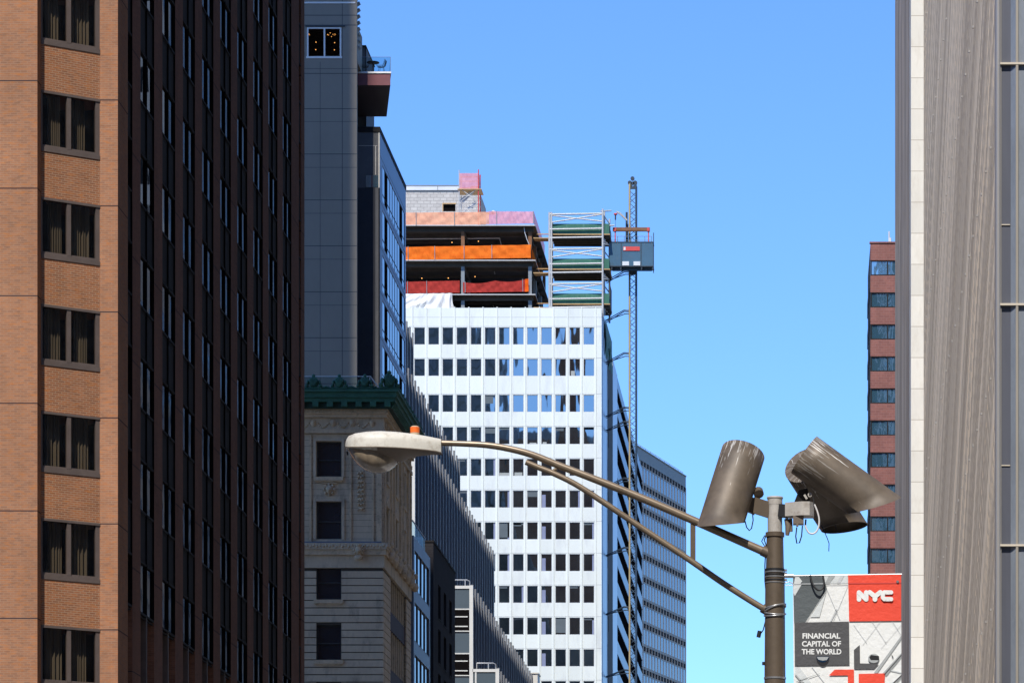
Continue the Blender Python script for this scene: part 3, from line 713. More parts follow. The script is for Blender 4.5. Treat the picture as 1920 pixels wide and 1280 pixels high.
for a, b in sw:
    for (za, zb_) in wz[:2]:
        f = MB(); f.add([(XC - .3, a, za), (XC - .3, b, za), (XC - .3, b, zb_), (XC - .3, a, zb_)], [(0, 1, 2, 3)], 1)
        f.box(XC - .05, XC + .04, a - .14, b + .14, zb_, zb_ + .16); f.box(XC - .05, XC + .05, a - .14, b + .14, za - .16, za)
        f.add([(XC + .02, a - .2, zb_ + .16), (XC + .02, b + .2, zb_ + .16), (XC + .02, (a + b) / 2, zb_ + .6), (XC - .04, a - .2, zb_ + .16), (XC - .04, b + .2, zb_ + .16), (XC - .04, (a + b) / 2, zb_ + .6)], [(0, 1, 2), (0, 2, 5, 3), (1, 4, 5, 2)])
        f.build('side_window', ['limestone_trim', 'sash_glass'], ht)
# pilasters and panel frames between windows of the upper storeys
pl = MB()
for xa, xb in ((PX(655, YC), PX(659, YC)), (PX(697, YC), PX(701, YC)), (PX(706, YC), PX(716, YC)), (PX(580, YC), PX(584, YC))):
    pl.box(xa, xb, YC - .03, YC + .05, ZS + .1, PZ(815, YC))
for ya, yb in ((200.2, 200.7), (203.6, 204.0), (205.0, 205.3), (208.2, 208.7), (209.4, 209.7), (212.1, 212.6), (213.4, 213.8)):
    pl.box(XC - .05, XC + .08, ya, yb, ZS + .1, PZ(815, YC))
pl.build('pilaster', 'limestone_trim', ht)
cj = MB()
for k in range(24): front_pieces(cj, ZS + .3 + k * .33, ZS + .312 + k * .33, YC + .046, YC + .06)
cj.build('course_joint', 'stone_groove', ht)
def band(name, mat, z0, z1, pr_, par=ht, back=.3):
    return MB().box(XCL, XC + pr_, YC - pr_, YC + back, z0, z1).box(XC - .3, XC + pr_, YC + back, YC2 + (.2 if pr_ > .4 else 0), z0, z1).build(name, mat, par)
band('moulding', 'limestone_trim', PZ(812, YC), PZ(805, YC), .10)
band('frieze', 'limestone', PZ(805, YC), PZ(783, YC), .02)
band('moulding', 'limestone_trim', PZ(783, YC), PZ(777, YC), .18)
band('moulding', 'limestone_trim', PZ(777, YC), PZ(768, YC), .26)
fz = MB(); zm = PZ(794, YC)
for k in range(11):                                   # festoons along the frieze
    xx = XC - .6 - k * 1.05
    fz.lathe([(0, -.03), (.14, -.05), (.2, -.02), (.22, .02)], (0, 0, 0), 10) if False else None
    fz.blob((xx, YC - .04, zm + .02), .17, .06, .2, 10); fz.blob((xx, YC - .09, zm + .02), .10, .05, .12, 8)
    for t in range(7):
        a = (t + .5) / 7; fz.blob((xx - .2 - a * .65, YC - .03, zm + .08 - .28 * math.sin(a * math.pi)), .07, .05, .06, 6)
for k in range(13):
    yy = YC + .7 + k * 1.05
    fz.blob((XC + .04, yy, zm + .02), .06, .17, .2, 8)
    for t in range(6):
        a = (t + .5) / 6; fz.blob((XC + .03, yy + .2 + a * .65, zm + .08 - .28 * math.sin(a * math.pi)), .05, .07, .06, 6)
for k in range(70):                                   # dentils
    xx = XC + .2 - k * .2; fz.box(xx - .1, xx, YC - .30, YC - .20, PZ(775, YC), PZ(770, YC))
for k in range(66):
    yy = YC - .2 + k * .2; fz.box(XC + .2, XC + .30, yy, yy + .1, PZ(775, YC), PZ(770, YC))
fz.build('ornament', 'limestone_trim', ht)
# festoon panel, cartouche
or_ = MB(); xo = PX(677, YC)
for k in range(9):
    zz = PZ(884, YC) - k * .245
    for s_ in (-1, 1):
        or_.blob((xo + s_ * (.07 + .05 * (k % 2)), YC - .02, zz), .085, .06, .07, 6); or_.blob((xo + s_ * .17, YC - .0, zz - .1), .06, .04, .04, 6)
    or_.blob((xo, YC - .05, zz - .05), .05, .06, .08, 6)
or_.build('festoon', 'limestone_trim', ht)
ct = MB(); xo = PX(617, YC); zo = PZ(917, YC)
ct.blob((xo, YC - .03, zo), .19, .12, .24, 10); ct.blob((xo, YC - .12, zo - .02), .10, .06, .13, 8)
for a in range(8): ct.blob((xo + .27 * math.cos(a * .785), YC - .02, zo + .27 * math.sin(a * .785)), .09, .07, .09, 6)
ct.box(xo - .4, xo + .4, YC - .02, YC + .1, zo + .3, zo + .36)
ct.build('cartouche', 'limestone_trim', ht)
# string course with lion head and brackets
band('string_course', 'limestone', PZ(1030, YC), PZ(1018, YC), .22)
band('string_course', 'limestone_trim', PZ(1040, YC), PZ(1030, YC), .16)
band('string_course', 'limestone', ZS - .6, PZ(1040, YC), .04)
MB().box(XCL, XC - .1, YC - .2, YC + .1, PZ(1018, YC), PZ(1015.5, YC)).build('flashing', 'blue_cladding', ht)
sc = MB()
for k in range(60):
    xx = XC + .2 - k * .17; sc.blob((xx, YC - .22, PZ(1024, YC) + (.03 if k % 2 else -.03)), .075, .05, .09, 6)
for k in range(85):
    yy = YC - .15 + k * .165; sc.blob((XC + .23, yy, PZ(1022, YC) + (.05 if k % 2 else -.05)), .06, .08, .12, 6)
for yy in (201.4, 203.4, 205.4, 207.6, 209.8, 212.0, 213.8):
    sc.blob((XC + .25, yy, PZ(1037, YC)), .22, .2, .28, 8); sc.blob((XC + .3, yy, PZ(1018, YC) + .08), .14, .16, .18, 6)
sc.build('ornament', 'limestone_trim', ht)
lh = MB(); c = P(672, 1030, YC - .3)
lh.blob(c, .2, .16, .24, 10); lh.blob(c + Vector((0, -.13, -.07)), .10, .1, .1, 8); lh.blob(c + Vector((0, -.05, .24)), .13, .1, .1, 8)
for a in range(10): lh.blob(c + Vector((.24 * math.cos(a * .63), .03, .26 * math.sin(a * .63))), .08, .08, .09, 6)
lh.blob(c + Vector((0, .02, -.42)), .26, .12, .16, 8)
lh.build('lion_head', 'limestone_trim', ht)
# copper cornice
cr = MB(); pj = .82
def cband(z0, z1, p, mi=0): cr.box(XCL, XC + p, YC - p, YC + 1, z0, z1, mi); cr.box(XC - .6, XC + p, YC + 1, YC2 + .5, z0, z1, mi)
cband(zc0 + .0, zc0 + .22, pj - .12); cband(zc0 + .22, zc0 + .27, pj - .02); cband(zc0 + .27, zc1 - .12, pj - .05); cband(zc1 - .12, zc1 + .0, pj + .06); cband(zc1, zc1 + .16, pj - .3)
cn = cr.build('cornice', 'verdigris', ht)
md = MB(); md.box(XCL, XC + .5, YC - .5, YC + 1, PZ(768, YC), zc0 - .001, 1); md.box(XC - .6, XC + .5, YC + 1, YC2 + .4, PZ(768, YC), zc0 - .001, 1)
for k in range(24):
    xx = XC + .45 - k * .77; md.box(xx - .32, xx, YC - .72, YC - .5, PZ(766, YC), zc0 - .002, 0)
for k in range(40):
    yy = YC - .5 + k * .36
    md.add([(XC + .5, yy, zc0 - .3), (XC + .72, yy, zc0 - .02), (XC + .5, yy, zc0 - .02), (XC + .5, yy + .17, zc0 - .3), (XC + .72, yy + .17, zc0 - .02), (XC + .5, yy + .17, zc0 - .02)], [(0, 1, 2), (3, 5, 4), (0, 3, 4, 1)], 0)
md.build('modillion', ['verdigris', 'verdigris_dark'], cn)
def shell(cx, cy, face, s=1.0):
    T = Matrix.Translation((cx, cy, zc1 + .12)) @ Matrix.Rotation(face, 4, 'Z') @ Matrix.Scale(s, 4)
    m_ = MB(T)
    m_.blob((0, 0, .30), .26, .20, .34, 12)
    for k in range(7):
        a = R(-66 + k * 22); m_.tube([(.03 * math.sin(a), -.19, .10), (.20 * math.sin(a), -.21, .34), (.27 * math.sin(a), -.12, .34 + .24 * math.cos(a))], [.03, .045, .03], 6)
    m_.blob((0, -.05, .66), .10, .09, .09, 8)
    for s_ in (-1, 1):
        m_.blob((s_ * .31, -.05, .30), .08, .12, .14, 8); m_.blob((s_ * .36, -.04, .12), .12, .12, .10, 8)
    m_.box(-.42, .42, -.1, .12, -.05, .06)
    return m_
for k in range(6):
    shell(PX(683, YC) + .1 - k * 1.37 if k else XC + .32, YC - .5, 0 if k else R(45), 1.0 if k else 1.22).build('antefix', 'verdigris', cn) if k != 0 else shell(XC + .35, YC - .5, R(20), 1.25).build('antefix', 'verdigris', cn)
shell(PX(683, YC) + .1, YC - .5, 0).build('antefix', 'verdigris', cn)
for k in range(11): shell(XC + .48, YC + 1.0 + k * 1.25, R(90), .9).build('antefix', 'verdigris', cn)
cs = MB()
for k in range(14):
    x_a = XC - .3 - k * .68; cs.tube([(x_a, YC - .5, zc1 + .2), (x_a - .34, YC - .5, zc1 + .08), (x_a - .68, YC - .5, zc1 + .2)], .06, 6)
cs.build('cresting', 'verdigris', cn)
rl = MB(); zr = PZ(704.5, 205)
rl.box(-46, PX(694, 205), 205, 205.04, zr - .04, zr); rl.bar((PX(694, 205), 205, zr - .02), (PX(702, 206), 209, zr - .02), .05)
for k in range(8): rl.box(PX(694, 205) - .03 - k * 1.6, PX(694, 205) - k * 1.6, 205, 205.03, zc1 - .3, zr)
r_ = rl.build('roof_rail', 'white_trim', ht)
MB().add([(-46, 205.02, zc1 - .3), (PX(694, 205), 205.02, zc1 - .3), (PX(694, 205), 205.02, zr), (-46, 205.02, zr)], [(0, 1, 2, 3)]).build('pane', 'guard_glass', r_)
MB().box(-46, XC - .8, YC + 1, YC2, zc0, zc0 + .1).build('roof', 'concrete', ht)

# ------------------------------------------------------------------ violet metal fronted building, then the black brick one
YM, YM2 = 214.6, 224.0; XM = -22.45; ZM = PZ(1003, YM)
mp_ = thing('metal_fronted_building', 'narrow building with violet blue metal bands and wide dark windows beside the hotel', 'building', (XM - 8, YM, 0))
MB().box(-45, XM - .4, YM, YM2, 0, ZM).build('wall', 'dark_cladding', mp_)
pm = MB(); zz = ZM; rows = []
while zz > 4:
    pm.box(XM - .4, XM, YM, YM2, zz - .75, zz); rows.append(zz - .75); zz -= 3.0
pm.box(XM - .4, XM + .002, YM + .001, YM + .5, 0, ZM - .001); pm.box(XM - .4, XM + .002, YM2 - .45, YM2, 0, ZM - .001)
pm.build('metal_band', 'blue_cladding', mp_)
for zt_ in rows[:7]:
    f = MB()
    for q in range(5):
        yy = YM + .5 + q * 2.08; f.box(XM - .3, XM - .03, yy, yy + .10, zt_ - 2.25, zt_)
    f.box(XM - .2, XM - .03, YM + .5, YM2 - .45, zt_ - 2.25, zt_ - 2.17)
    w = f.build('window', 'fin_metal', mp_)
    MB().add([(XM - .09, YM + .5, zt_ - 2.25), (XM - .09, YM2 - .4, zt_ - 2.25), (XM - .09, YM2 - .4, zt_), (XM - .09, YM + .5, zt_)], [(0, 1, 2, 3)]).build('pane', 'dark_glass', w)
MB().add([(XM - .1, YM, ZM), (XM - .1, YM2 - 2, ZM), (XM - .1, YM2 - 2, ZM + .85), (XM - .1, YM, ZM + .85)], [(0, 1, 2, 3)]).build('glass_guard', 'guard_glass', mp_)
MB().box(XM - .12, XM - .06, YM, YM2 - 2, ZM + .85, ZM + .9).box(XM - .9, XM - .2, YM2 - 2.6, YM2 - 2.1, ZM, ZM + .9).build('guard_rail', 'galvanised', mp_)

YK, YK2 = 228.0, 242.2; XK = PX(812.5, YK); ZK = PZ(1016, YK)
bk = thing('black_brick_building', 'plain black brick building with narrow slit windows behind the hotel', 'building', (XK - 8, YK, 0))
kc = MB(); kc.box(-46, XK - .35, YK, YK2, 0, ZK)
slots = [(231.0, 232.6), (234.6, 236.2), (238.3, 239.9)]
ks = [ZK - 2.15 - k * 2.75 for k in range(11)]
lv3 = sorted([0, ZK] + [q for z_ in ks for q in (z_, z_ - 2.1)])
for a, b in zip(lv3, lv3[1:]):
    hit = any(abs(b - z_) < .01 for z_ in ks)
    ys = [YK] + ([q for s_ in slots for q in s_] if hit else []) + [YK2]
    for p, q in zip(ys[::2], ys[1::2]): kc.box(XK - .35, XK, p, q, a, b)
kc.build('wall', 'black_brick', bk)
MB().box(-46, XK + .05, YK - .05, YK2 + .05, ZK, ZK + .12).build('coping', 'bronze_dark', bk)
for z_ in ks:
    for a, b in slots:
        f = MB(); f.box(XK - .34, XK + .04, a - .05, b + .05, z_ - 2.16, z_ - 2.1); f.add([(XK - .25, a, z_ - 2.1), (XK - .25, b, z_ - 2.1), (XK - .25, b, z_), (XK - .25, a, z_)], [(0, 1, 2, 3)], 1)
        f.build('window', ['slate_panel', 'dark_glass'], bk)

# ------------------------------------------------------------------ stepped office block with metal fins
YF, YFB = 305.0, 385.0; U = YF / F
tiers = [(-923 * U, 1760 * U + CZ, -60), (-813 * U, 1460 * U + CZ, -60), (-731 * U, 1243 * U + CZ, -60), (-622 * U, 927 * U + CZ, -60), (-573 * U, 771 * U + CZ, -60)]
fb = thing('stepped_office_block', 'stepped office block of dark vertical metal fins rising in tiers before the white tower', 'building', (-38, YF, 0))
zprev = None
for i, (xt, zt_, _) in enumerate(tiers):
    zlow = tiers[i + 1][1] if i < 4 else 0
    xin = tiers[i - 1][0] if i else -66
    body = MB(); body.box(xin - (.0 if i else 0), xt - .12, YF + .3, YFB, 0, zt_ - .5)
    body.box(xin, xt - .13, YF + .35, YFB - .02, zt_ - .5, zt_ - .3, 1)
    body.build('tier', ['fin_recess', 'concrete'], fb)
    # front: glass and frames
    fr = MB(); g = MB(); x_ = xt - .26
    fr.box(x_, xt + .04, YF, YF + .32, 0, zt_ + .15)
    fr.box(xin, xt - .26, YF, YF + .3, zt_ - .12, zt_ + .12)
    n_c = max(1, int((xt - xin) / 1.6)); xs = [xt - .26 - 1.55 * k for k in range(1, 12) if xt - .26 - 1.55 * k > xin - .2]
    for xx in xs: fr.box(xx - .13, xx, YF + .02, YF + .3, 0, zt_ - .12)
    zz = zt_ - .12; g.box(xin, xt - .26, YF + .1, YF + .3, 0, zt_ - .12, 0)
    while zz > 2:
        g.box(xin, xt - .26, YF + .08, YF + .099, zz - 1.62, zz - .04, 1)
        fr.box(xin, xt - .26, YF + .04, YF + .28, zz - 1.72, zz - 1.62)
        g.box(xin, xt - .26, YF + .085, YF + .098, zz - 3.42, zz - 1.72, 2)
        fr.box(xin, xt - .4, YF + .03, YF + .07, zz - 2.33, zz - 2.24); fr.box(xin, xt - .4, YF + .03, YF + .07, zz - 3.12, zz - 3.03)
        fr.box(xin, xt - .26, YF + .04, YF + .28, zz - 3.50, zz - 3.42)
        zz -= 3.62
    fr.build('front_frame', 'cream_frame', fb); g.build('front_glazing', ['fin_recess', 'office_spandrel', 'dark_room'], fb)
    fi = MB(); yy = YF + .35
    p_ = 2.9 if i < 2 else 2.65
    while yy < YFB - .2:
        fi.box(xt - .12, xt + .02, yy, yy + .5, 0, zt_ + .25); yy += p_
    fi.build('fins', 'fin_silver', fb)
    if i >= 3:
        ra = MB(); zr = zt_ + .7
        xa = xin + .3; ra.tube([(xa, YF + .5, zt_ + .65), (xt - .5, YF + .5, zt_ + .65), (xt - .32, YF + .8, zt_ + .6), (xt - .3, YF + .9, zt_)], .05, 6)
        xx = xa
        while xx < xt - .3: ra.tube([(xx, YF + .5, zt_ - .3), (xx, YF + .5, zt_ + .65)], .04, 5); xx += .95
        ra.build('roof_rail', 'galvanised', fb)
MB().box(PX(995, 372), PX(1008, 372), 372, 375, 5, PZ(1262, 372)).box(PX(995, 372) - .1, PX(1008, 372) + .1, 371.9, 375.1, PZ(1262, 372), PZ(1260, 372)).build('plant_box', 'cream_frame', fb)

# ------------------------------------------------------------------ white tower under construction
YW = 447.0; XW = PX(1128, YW); ZW = PZ(577, YW)
CP = 26.45 * YW / F; WW, WH = 1.30, 2.06
wt = thing('white_office_tower', 'tall white panelled office tower with rows of dark windows, its top storeys unfinished', 'building', (-45, YW, 0))
xr0 = PX(1114.3, YW)
XWL = xr0 - WW - 26 * CP
tops = [613.7, 672.5, 739.8, 800.2] + [800.2 + 59.45 * k for k in range(1, 12)]
zt_l = [PZ(t, YW) for t in tops]
wall = MB(); wall.box(XWL - 1.7, XW - .4, YW + .5, 520, 0, ZW - .6, 1)
prev = ZW
for z_ in zt_l:
    wall.box(XWL - 1.7, XW, YW, YW + .5, z_, prev, 0); prev = z_ - WH
wall.box(XWL - 1.7, XW, YW, YW + .5, 0, prev, 0)
for z_ in zt_l:
    for k in range(27):
        xa = xr0 - k * CP; wall.box(xa, (xr0 - (k - 1) * CP - WW) if k else XW, YW + .001, YW + .5, z_ - WH, z_, 0)
wall.build('front_wall', ['white_panel', 'bay_dark'], wt)
rb = MB()
for k in range(0, 27):
    xc = xr0 + .19 - k * CP
    rb.box(xc - .055, xc + .055, YW - .12, YW, 0, ZW + .1)
rb.build('rib', 'white_rib', wt)
jn = MB(); jn.box(XWL, XW, YW - .004, YW + .002, PZ(595, YW), PZ(594.3, YW))
for z_ in zt_l: jn.box(XWL, XW, YW - .01, YW + .01, z_ + .10, z_ + .14)
jn.build('panel_joint', 'joint_grey', wt)
def ww_(mb, p):
    x, y, z = p; t = .055
    mb.box(x, x + WW, y + .06, y + .14, z, z + t, 0); mb.box(x, x + WW, y + .06, y + .14, z + WH - t, z + WH, 0)
    mb.box(x, x + t, y + .06, y + .14, z + t, z + WH - t, 0); mb.box(x + WW - t, x + WW, y + .06, y + .14, z + t, z + WH - t, 0)
    mb.add([(x, y + .12, z), (x + WW, y + .12, z), (x + WW, y + .12, z + WH), (x, y + .12, z + WH)], [(0, 1, 2, 3)], 1)
    return mb
def hid(px, py):     # fin block in front
    for a, b, s_ in ((763, 690, 1.797), (814.8, 848, 1.68), (886, 1100, 1.5)):
        if a < px < a + 130 and py > b + (px - a) * s_: return True
    return px < 775
spots = []
for r_i, z_ in enumerate(zt_l):
    for k in range(27):
        x = xr0 - WW - k * CP; px = VX + x * F / YW + 10; py = tops[r_i] + 16
        spots.append((hid(px, py) or py > 1290, r_i, k, Vector((x, YW, z_ - WH))))
spots.sort(key=lambda s_: s_[:3])
window_grid(wt, ww_, ['joint_grey', 'office_glass'], [s_[3] for s_ in spots])
plain('blind_lilac', (.22, .25, .38), .8); plain('blind_grey', (.10, .125, .14), .8); plain('blind_pale', (.34, .36, .34), .8)
brr = random.Random(11)
def blind(r_i, k, a, b, c0_, c1_, mat):
    x = xr0 - WW - k * CP; z = zt_l[r_i] - WH; y = YW + .112
    MB().add([(x + .06 + a * 1.18, y, z + .06 + c0_ * 1.94), (x + .06 + b * 1.18, y, z + .06 + c0_ * 1.94), (x + .06 + b * 1.18, y, z + .06 + c1_ * 1.94), (x + .06 + a * 1.18, y, z + .06 + c1_ * 1.94)], [(0, 1, 2, 3)]).build('blind', mat, wt)
for r_i in range(5, 12): blind(r_i, 3, .02, .40, 0, .78, 'blind_lilac')
for r_i, k in ((5, 0), (5, 1), (6, 0), (7, 0), (9, 0), (6, 6), (4, 7), (5, 6), (6, 7), (7, 6), (8, 5)): blind(r_i, k, .84, 1, 0, 1, 'blind_lilac')
for q in range(26):
    r_i, k = brr.randint(2, 11), brr.randint(0, 9); h_ = brr.choice((.12, .2, .35, .5, .9))
    if k != 3: blind(r_i, k, 0, brr.choice((1, 1, .8)), 1 - h_, 1, 'blind_grey')
for r_i, k, a, b, h_ in ((1, 1, .1, .5, .3), (3, 3, .1, .5, .12), (4, 5, .1, .9, .2), (4, 6, 0, 1, .18), (3, 4, .2, .9, .08)): blind(r_i, k, a, b, 0, h_, 'blind_pale')
# its street side
def yx(px): return XW * F / (px - VX)
sd_ = MB()
ya, yb_, yc, yd = YW + .5, yx(1138.5), yx(1149), yx(1157.5)
sd_.box(XW - .4, XW, ya, yb_, 0, ZW, 0)
sd_.box(XW - .4, XW + .0, yc, yd, 0, ZW - 1, 0)
sd_.box(XW - .4, XW + .05, ya + 1.2, ya + 1.5, 0, ZW + .1, 0); sd_.box(XW - .4, XW + .04, yb_ - .6, yb_ - .2, 0, ZW + .1, 0)
sd_.build('flank', 'side_panel', wt)
bd = MB(); bd.box(XW - .9, XW - .004, yb_, yc, 0, ZW - 2, 0)
for k in range(24):
    zz = ZW - 3 - k * 3.79; bd.box(XW - .5, XW - .03, yb_ + .01, yc - .01, zz - .25, zz, 0); bd.box(XW - .5, XW + .04, yb_ + 1 + (k % 3), yb_ + 1.3 + (k % 3), zz - 3.5, zz - 1.5, 0)
bd.build('hoist_bay', 'bay_dark', wt)
st = MB(); zz = ZW - 1
st.box(XW - .45, XW - .08, yd, 560, 0, ZW - 1.2, 1)
st.box(XW - .4, XW, yd, 560, ZW - 2.6, ZW - 1.2, 0)
for z_ in zt_l:
    st.box(XW - .4, XW, yd, 560, z_ + .05 - 3.9 + 0.05, z_ - WH, 0)
st.build('ribbon_windows', ['blue_cladding', 'dark_room'], wt)
MB().box(-70, XW - .4, 520, 560, 0, ZW - 1.2).build('rear_wing', 'bay_dark', wt)

# the steel storeys above
XT = PX(1004, YW + 1.2); YT0, YT1 = YW + 1.2, YW + 26
slabs = [PZ(551, YT0), PZ(487, YT0), PZ(421.5, YT0)]
for i, z_ in enumerate([ZW - .6] + slabs):
    m_ = MB(); m_.box(-78, XT, YT0, YT1, z_ - .12, z_, 0)
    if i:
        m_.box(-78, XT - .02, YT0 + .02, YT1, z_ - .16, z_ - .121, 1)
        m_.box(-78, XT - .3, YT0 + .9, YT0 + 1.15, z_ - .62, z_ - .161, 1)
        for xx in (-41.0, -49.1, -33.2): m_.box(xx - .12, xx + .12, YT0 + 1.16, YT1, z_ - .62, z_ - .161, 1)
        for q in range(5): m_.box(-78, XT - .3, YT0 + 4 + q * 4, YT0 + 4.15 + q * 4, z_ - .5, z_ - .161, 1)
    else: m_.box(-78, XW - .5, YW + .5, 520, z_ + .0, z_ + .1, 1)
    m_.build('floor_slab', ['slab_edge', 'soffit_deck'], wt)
for i in range(3):
    z0_ = ([ZW - .6] + slabs)[i]; z1_ = slabs[i] - .62
    for px in (994, 868, 741):
        xx = PX(px, YT0 + 1); s_ = .21; m_ = MB()
        m_.box(xx - s_, xx + s_, YT0 + .8, YT0 + .88, z0_, z1_); m_.box(xx - s_, xx + s_, YT0 + 1.2, YT0 + 1.28, z0_, z1_); m_.box(xx - .04, xx + .04, YT0 + .88, YT0 + 1.2, z0_, z1_)
        m_.build('column', 'rust_steel' if i == 2 else 'grey_steel', wt)
    for px in (994, 868):
        for q in (9, 18, 25):
            xx = PX(px, YT0 + 1); MB().box(xx - .2, xx + .2, YT0 + q - .2, YT0 + q + .2, z0_, z1_).build('column', 'rust_steel' if i == 2 else 'grey_steel', wt)
pp = MB()
for (xa, xb, py) in ((755, 937, 446.5), (755, 925, 500), (853, 923, 564.5)):
    pp.tube([P(xa, py + 1.5, YT0 + 5), P(xb, py, YT0 + 5)], .09, 6); pp.tube([P(xb, py, YT0 + 5), P(xb + 3, py + 14, YT0 + 5)], .05, 6)
for (px, py) in ((803.5, 430), (932, 428), (796, 500), (927, 497), (926, 560)): pp.tube([P(px, py - 4, YT0 + 5), P(px, py + 4, YT0 + 5)], .12, 6)
pp.tube([P(982, 422, YT0 + .5), P(984, 436, YT0 + .5), P(988, 449, YT0 + .5), P(992, 458, YT0 + .5)], .05, 5)
pp.build('pipe', 'galvanised', wt)
MB().box(-78, XT - 1, YT1 - .4, YT1, ZW - .6, slabs[2] - .7).build('rear_wall', 'dark_room', wt)
for (px, py) in ((847.5, 454.5), (897, 452.5), (791, 521.7), (840.5, 521.3), (890.7, 518.5)):
    c = P(px, py, YT0 + 6); MB().blob(c, .06, .06, .06, 6).build('work_light', 'lamp_glow', wt)
# concrete block bulkhead
YQ = 461.0; xq = PX(899.5, YQ); zq = PZ(359, YQ)
ox0, ox1, oz0, oz1 = PX(831, YQ), PX(854, YQ), PZ(396.5, YQ), PZ(382.5, YQ)
m_ = MB(); m_.box(-78, ox0, YQ, YQ + .4, slabs[2], zq); m_.box(ox1, xq, YQ, YQ + .4, slabs[2], zq); m_.box(ox0, ox1, YQ, YQ + .4, oz1, zq); m_.box(ox0, ox1, YQ, YQ + .4, slabs[2], oz0)
m_.box(-78, xq - .001, YQ + .4, YQ + 9, slabs[2], zq - .05)
bh = m_.build('bulkhead', 'block_wall', wt)
MB().box(ox0, ox1, YQ + .3, YQ + .395, oz0, oz1).build('opening', 'dark_room', bh)
MB().box(ox0 - .1, ox1 + .1, YQ - .03, YQ + .1, oz1, oz1 + .12).box(ox0 - .1, ox0, YQ - .03, YQ + .1, oz0, oz1).build('opening_frame', 'plywood', bh)
rf = MB(); rf.box(-78, PX(861, YQ), YQ - .2, YQ + .1, zq + .12, zq + .62, 0); rf.box(-78, PX(861, YQ), YQ - .25, YQ + .2, zq + .62, zq + .74, 1); rf.box(-78, xq, YQ - .05, YQ + .2, zq, zq + .12, 1)
rf.box(PX(820.5, YQ), PX(821.5, YQ), YQ - .27, YQ - .2, zq + .12, zq + .74, 1)
rf.build('roof_beam', ['galvanised', 'grey_steel'], bh)
MB().box(xq - .1, xq + 1.4, YQ + 2, YQ + 2.3, PZ(394, YQ), PZ(392, YQ)).blob((xq + 1.5, YQ + 2.2, PZ(391, YQ)), .3, .3, .3, 8).build('wall_lamp', 'slab_edge', bh)

# safety nets and tarp
def net(name, label, mat, x0_, x1_, y0t, y1t, yb0, yb1, sag=.15, posts=(), depth=YT0 + .06, side=0, seed=0):
    """hung sheet: top edge (px y0t..y1t), foot (yb0..yb1)"""
    rr = random.Random(seed); o = thing(name, label, 'safety net', P((x0_ + x1_) / 2, (yb0 + yb1) / 2, depth), 'safety nets on the unfinished storeys')
    m_ = MB(); n_, k_ = 60, 6; vs = []
    lowf = [rr.random() * 6 for _ in range(6)]
    for i in range(n_ + 1):
        t = i / n_; px = x0_ + (x1_ - x0_) * t
        for j_ in range(k_ + 1):
            s_ = j_ / k_; yt = y0t + (y1t - y0t) * t + sag * abs(math.sin(t * math.pi * max(1, len(posts)))) * 10; yb = yb0 + (yb1 - yb0) * t
            p = P(px, yt + (yb - yt) * s_, depth)
            p.y += .05 * math.sin(t * 26 + lowf[0] + s_ * 5) * math.sin(s_ * 3.14) + .03 * math.sin(t * 61 + lowf[1] - s_ * 8)
            vs.append(p)
    m_.add(vs, [(i * (k_ + 1) + j_, (i + 1) * (k_ + 1) + j_, (i + 1) * (k_ + 1) + j_ + 1, i * (k_ + 1) + j_ + 1) for i in range(n_) for j_ in range(k_)], 0, True)
    if side:
        e = P(x1_, y1t, depth); f = P(x1_, yb1, depth)
        m_.add([e, (e.x + .05, e.y + side, e.z), (f.x + .05, f.y + side, f.z), f], [(0, 1, 2, 3)])
    m_.build('netting', mat, o)
    for px in posts:
        pm_ = MB()
        t = (px - x0_) / (x1_ - x0_); yt = y0t + (y1t - y0t) * t
        pm_.bar(P(px, yt - 1, depth - .12), P(px + .3, yb0 + (yb1 - yb0) * t, depth - .12), .07); pm_.build('post', 'grey_steel', o)
    return o
net('safety_net', 'peach netting round the roof edge of the unfinished white tower', 'peach_net', 745, 917, 398.5, 397, 423.5, 420.5, .05, (780, 852), seed=1)
net('safety_net', 'pink netting at the right end of the unfinished roof edge', 'pink_net', 917, 1001, 396, 396.5, 420.5, 419, .03, (931, 1000), side=18, seed=2)
net('safety_net', 'bright orange netting round the second unfinished storey', 'orange_net', 745, 995, 463, 458.5, 487.5, 483.5, .05, (765, 815, 870, 922), side=16, seed=3)
net('safety_net', 'dark red netting left of the steel column, in front of the lower storey', 'red_net', 745, 862, 528.5, 526, 550, 548.5, .0, (764, 800), depth=YT0 + .5, seed=4)
net('safety_net', 'sagging dark red netting right of the steel column on the lower storey', 'red_net', 868, 988, 529, 523, 548.5, 546.5, .35, (872, 980), depth=YT0 + .5, seed=5)
net('safety_net', 'narrow orange strip of netting at the right end of the dark red netting', 'orange_net', 984.5, 991, 523, 522.5, 547, 546.5, 0, (), depth=YT0 + .3, seed=6)
tp = MB(); vs = []; n_, k_ = 120, 14
for i in range(n_ + 1):
    t = i / n_
    for j_ in range(k_ + 1):
        s_ = j_ / k_; xt_ = 740 + (848 - 740) * t; xb = 740 + (853 - 740) * t
        px = xt_ + (xb - xt_) * s_ - (2.5 * math.sin(s_ * 3.1) * t ** 6)
        yt = 551 - 1.5 * t; yb = 579.5
        p = P(px, yt + (yb - yt) * s_, YT0 - .4 - .5 * s_ * (1 - .3 * t)); fold = (t * 9 + s_ * 4 * (1 - t))
        p.y += (.30 * math.sin(fold * 4.1 + 2.5 * s_ + 2 * math.sin(t * 7)) + .14 * math.sin(fold * 9.7 - 4 * s_ + 3 * math.sin(t * 11 + s_ * 3))) * (.15 + t) * (.2 + s_); vs.append(p)
tp.add(vs, [(i * (k_ + 1) + j_, (i + 1) * (k_ + 1) + j_, (i + 1) * (k_ + 1) + j_ + 1, i * (k_ + 1) + j_ + 1) for i in range(n_) for j_ in range(k_)], 0, True)
tag(tp.build('tarpaulin', 'tarp_white', at=P(800, 580, YT0)), 'white tarpaulin draped over the edge of the lowest unfinished storey', 'tarpaulin')

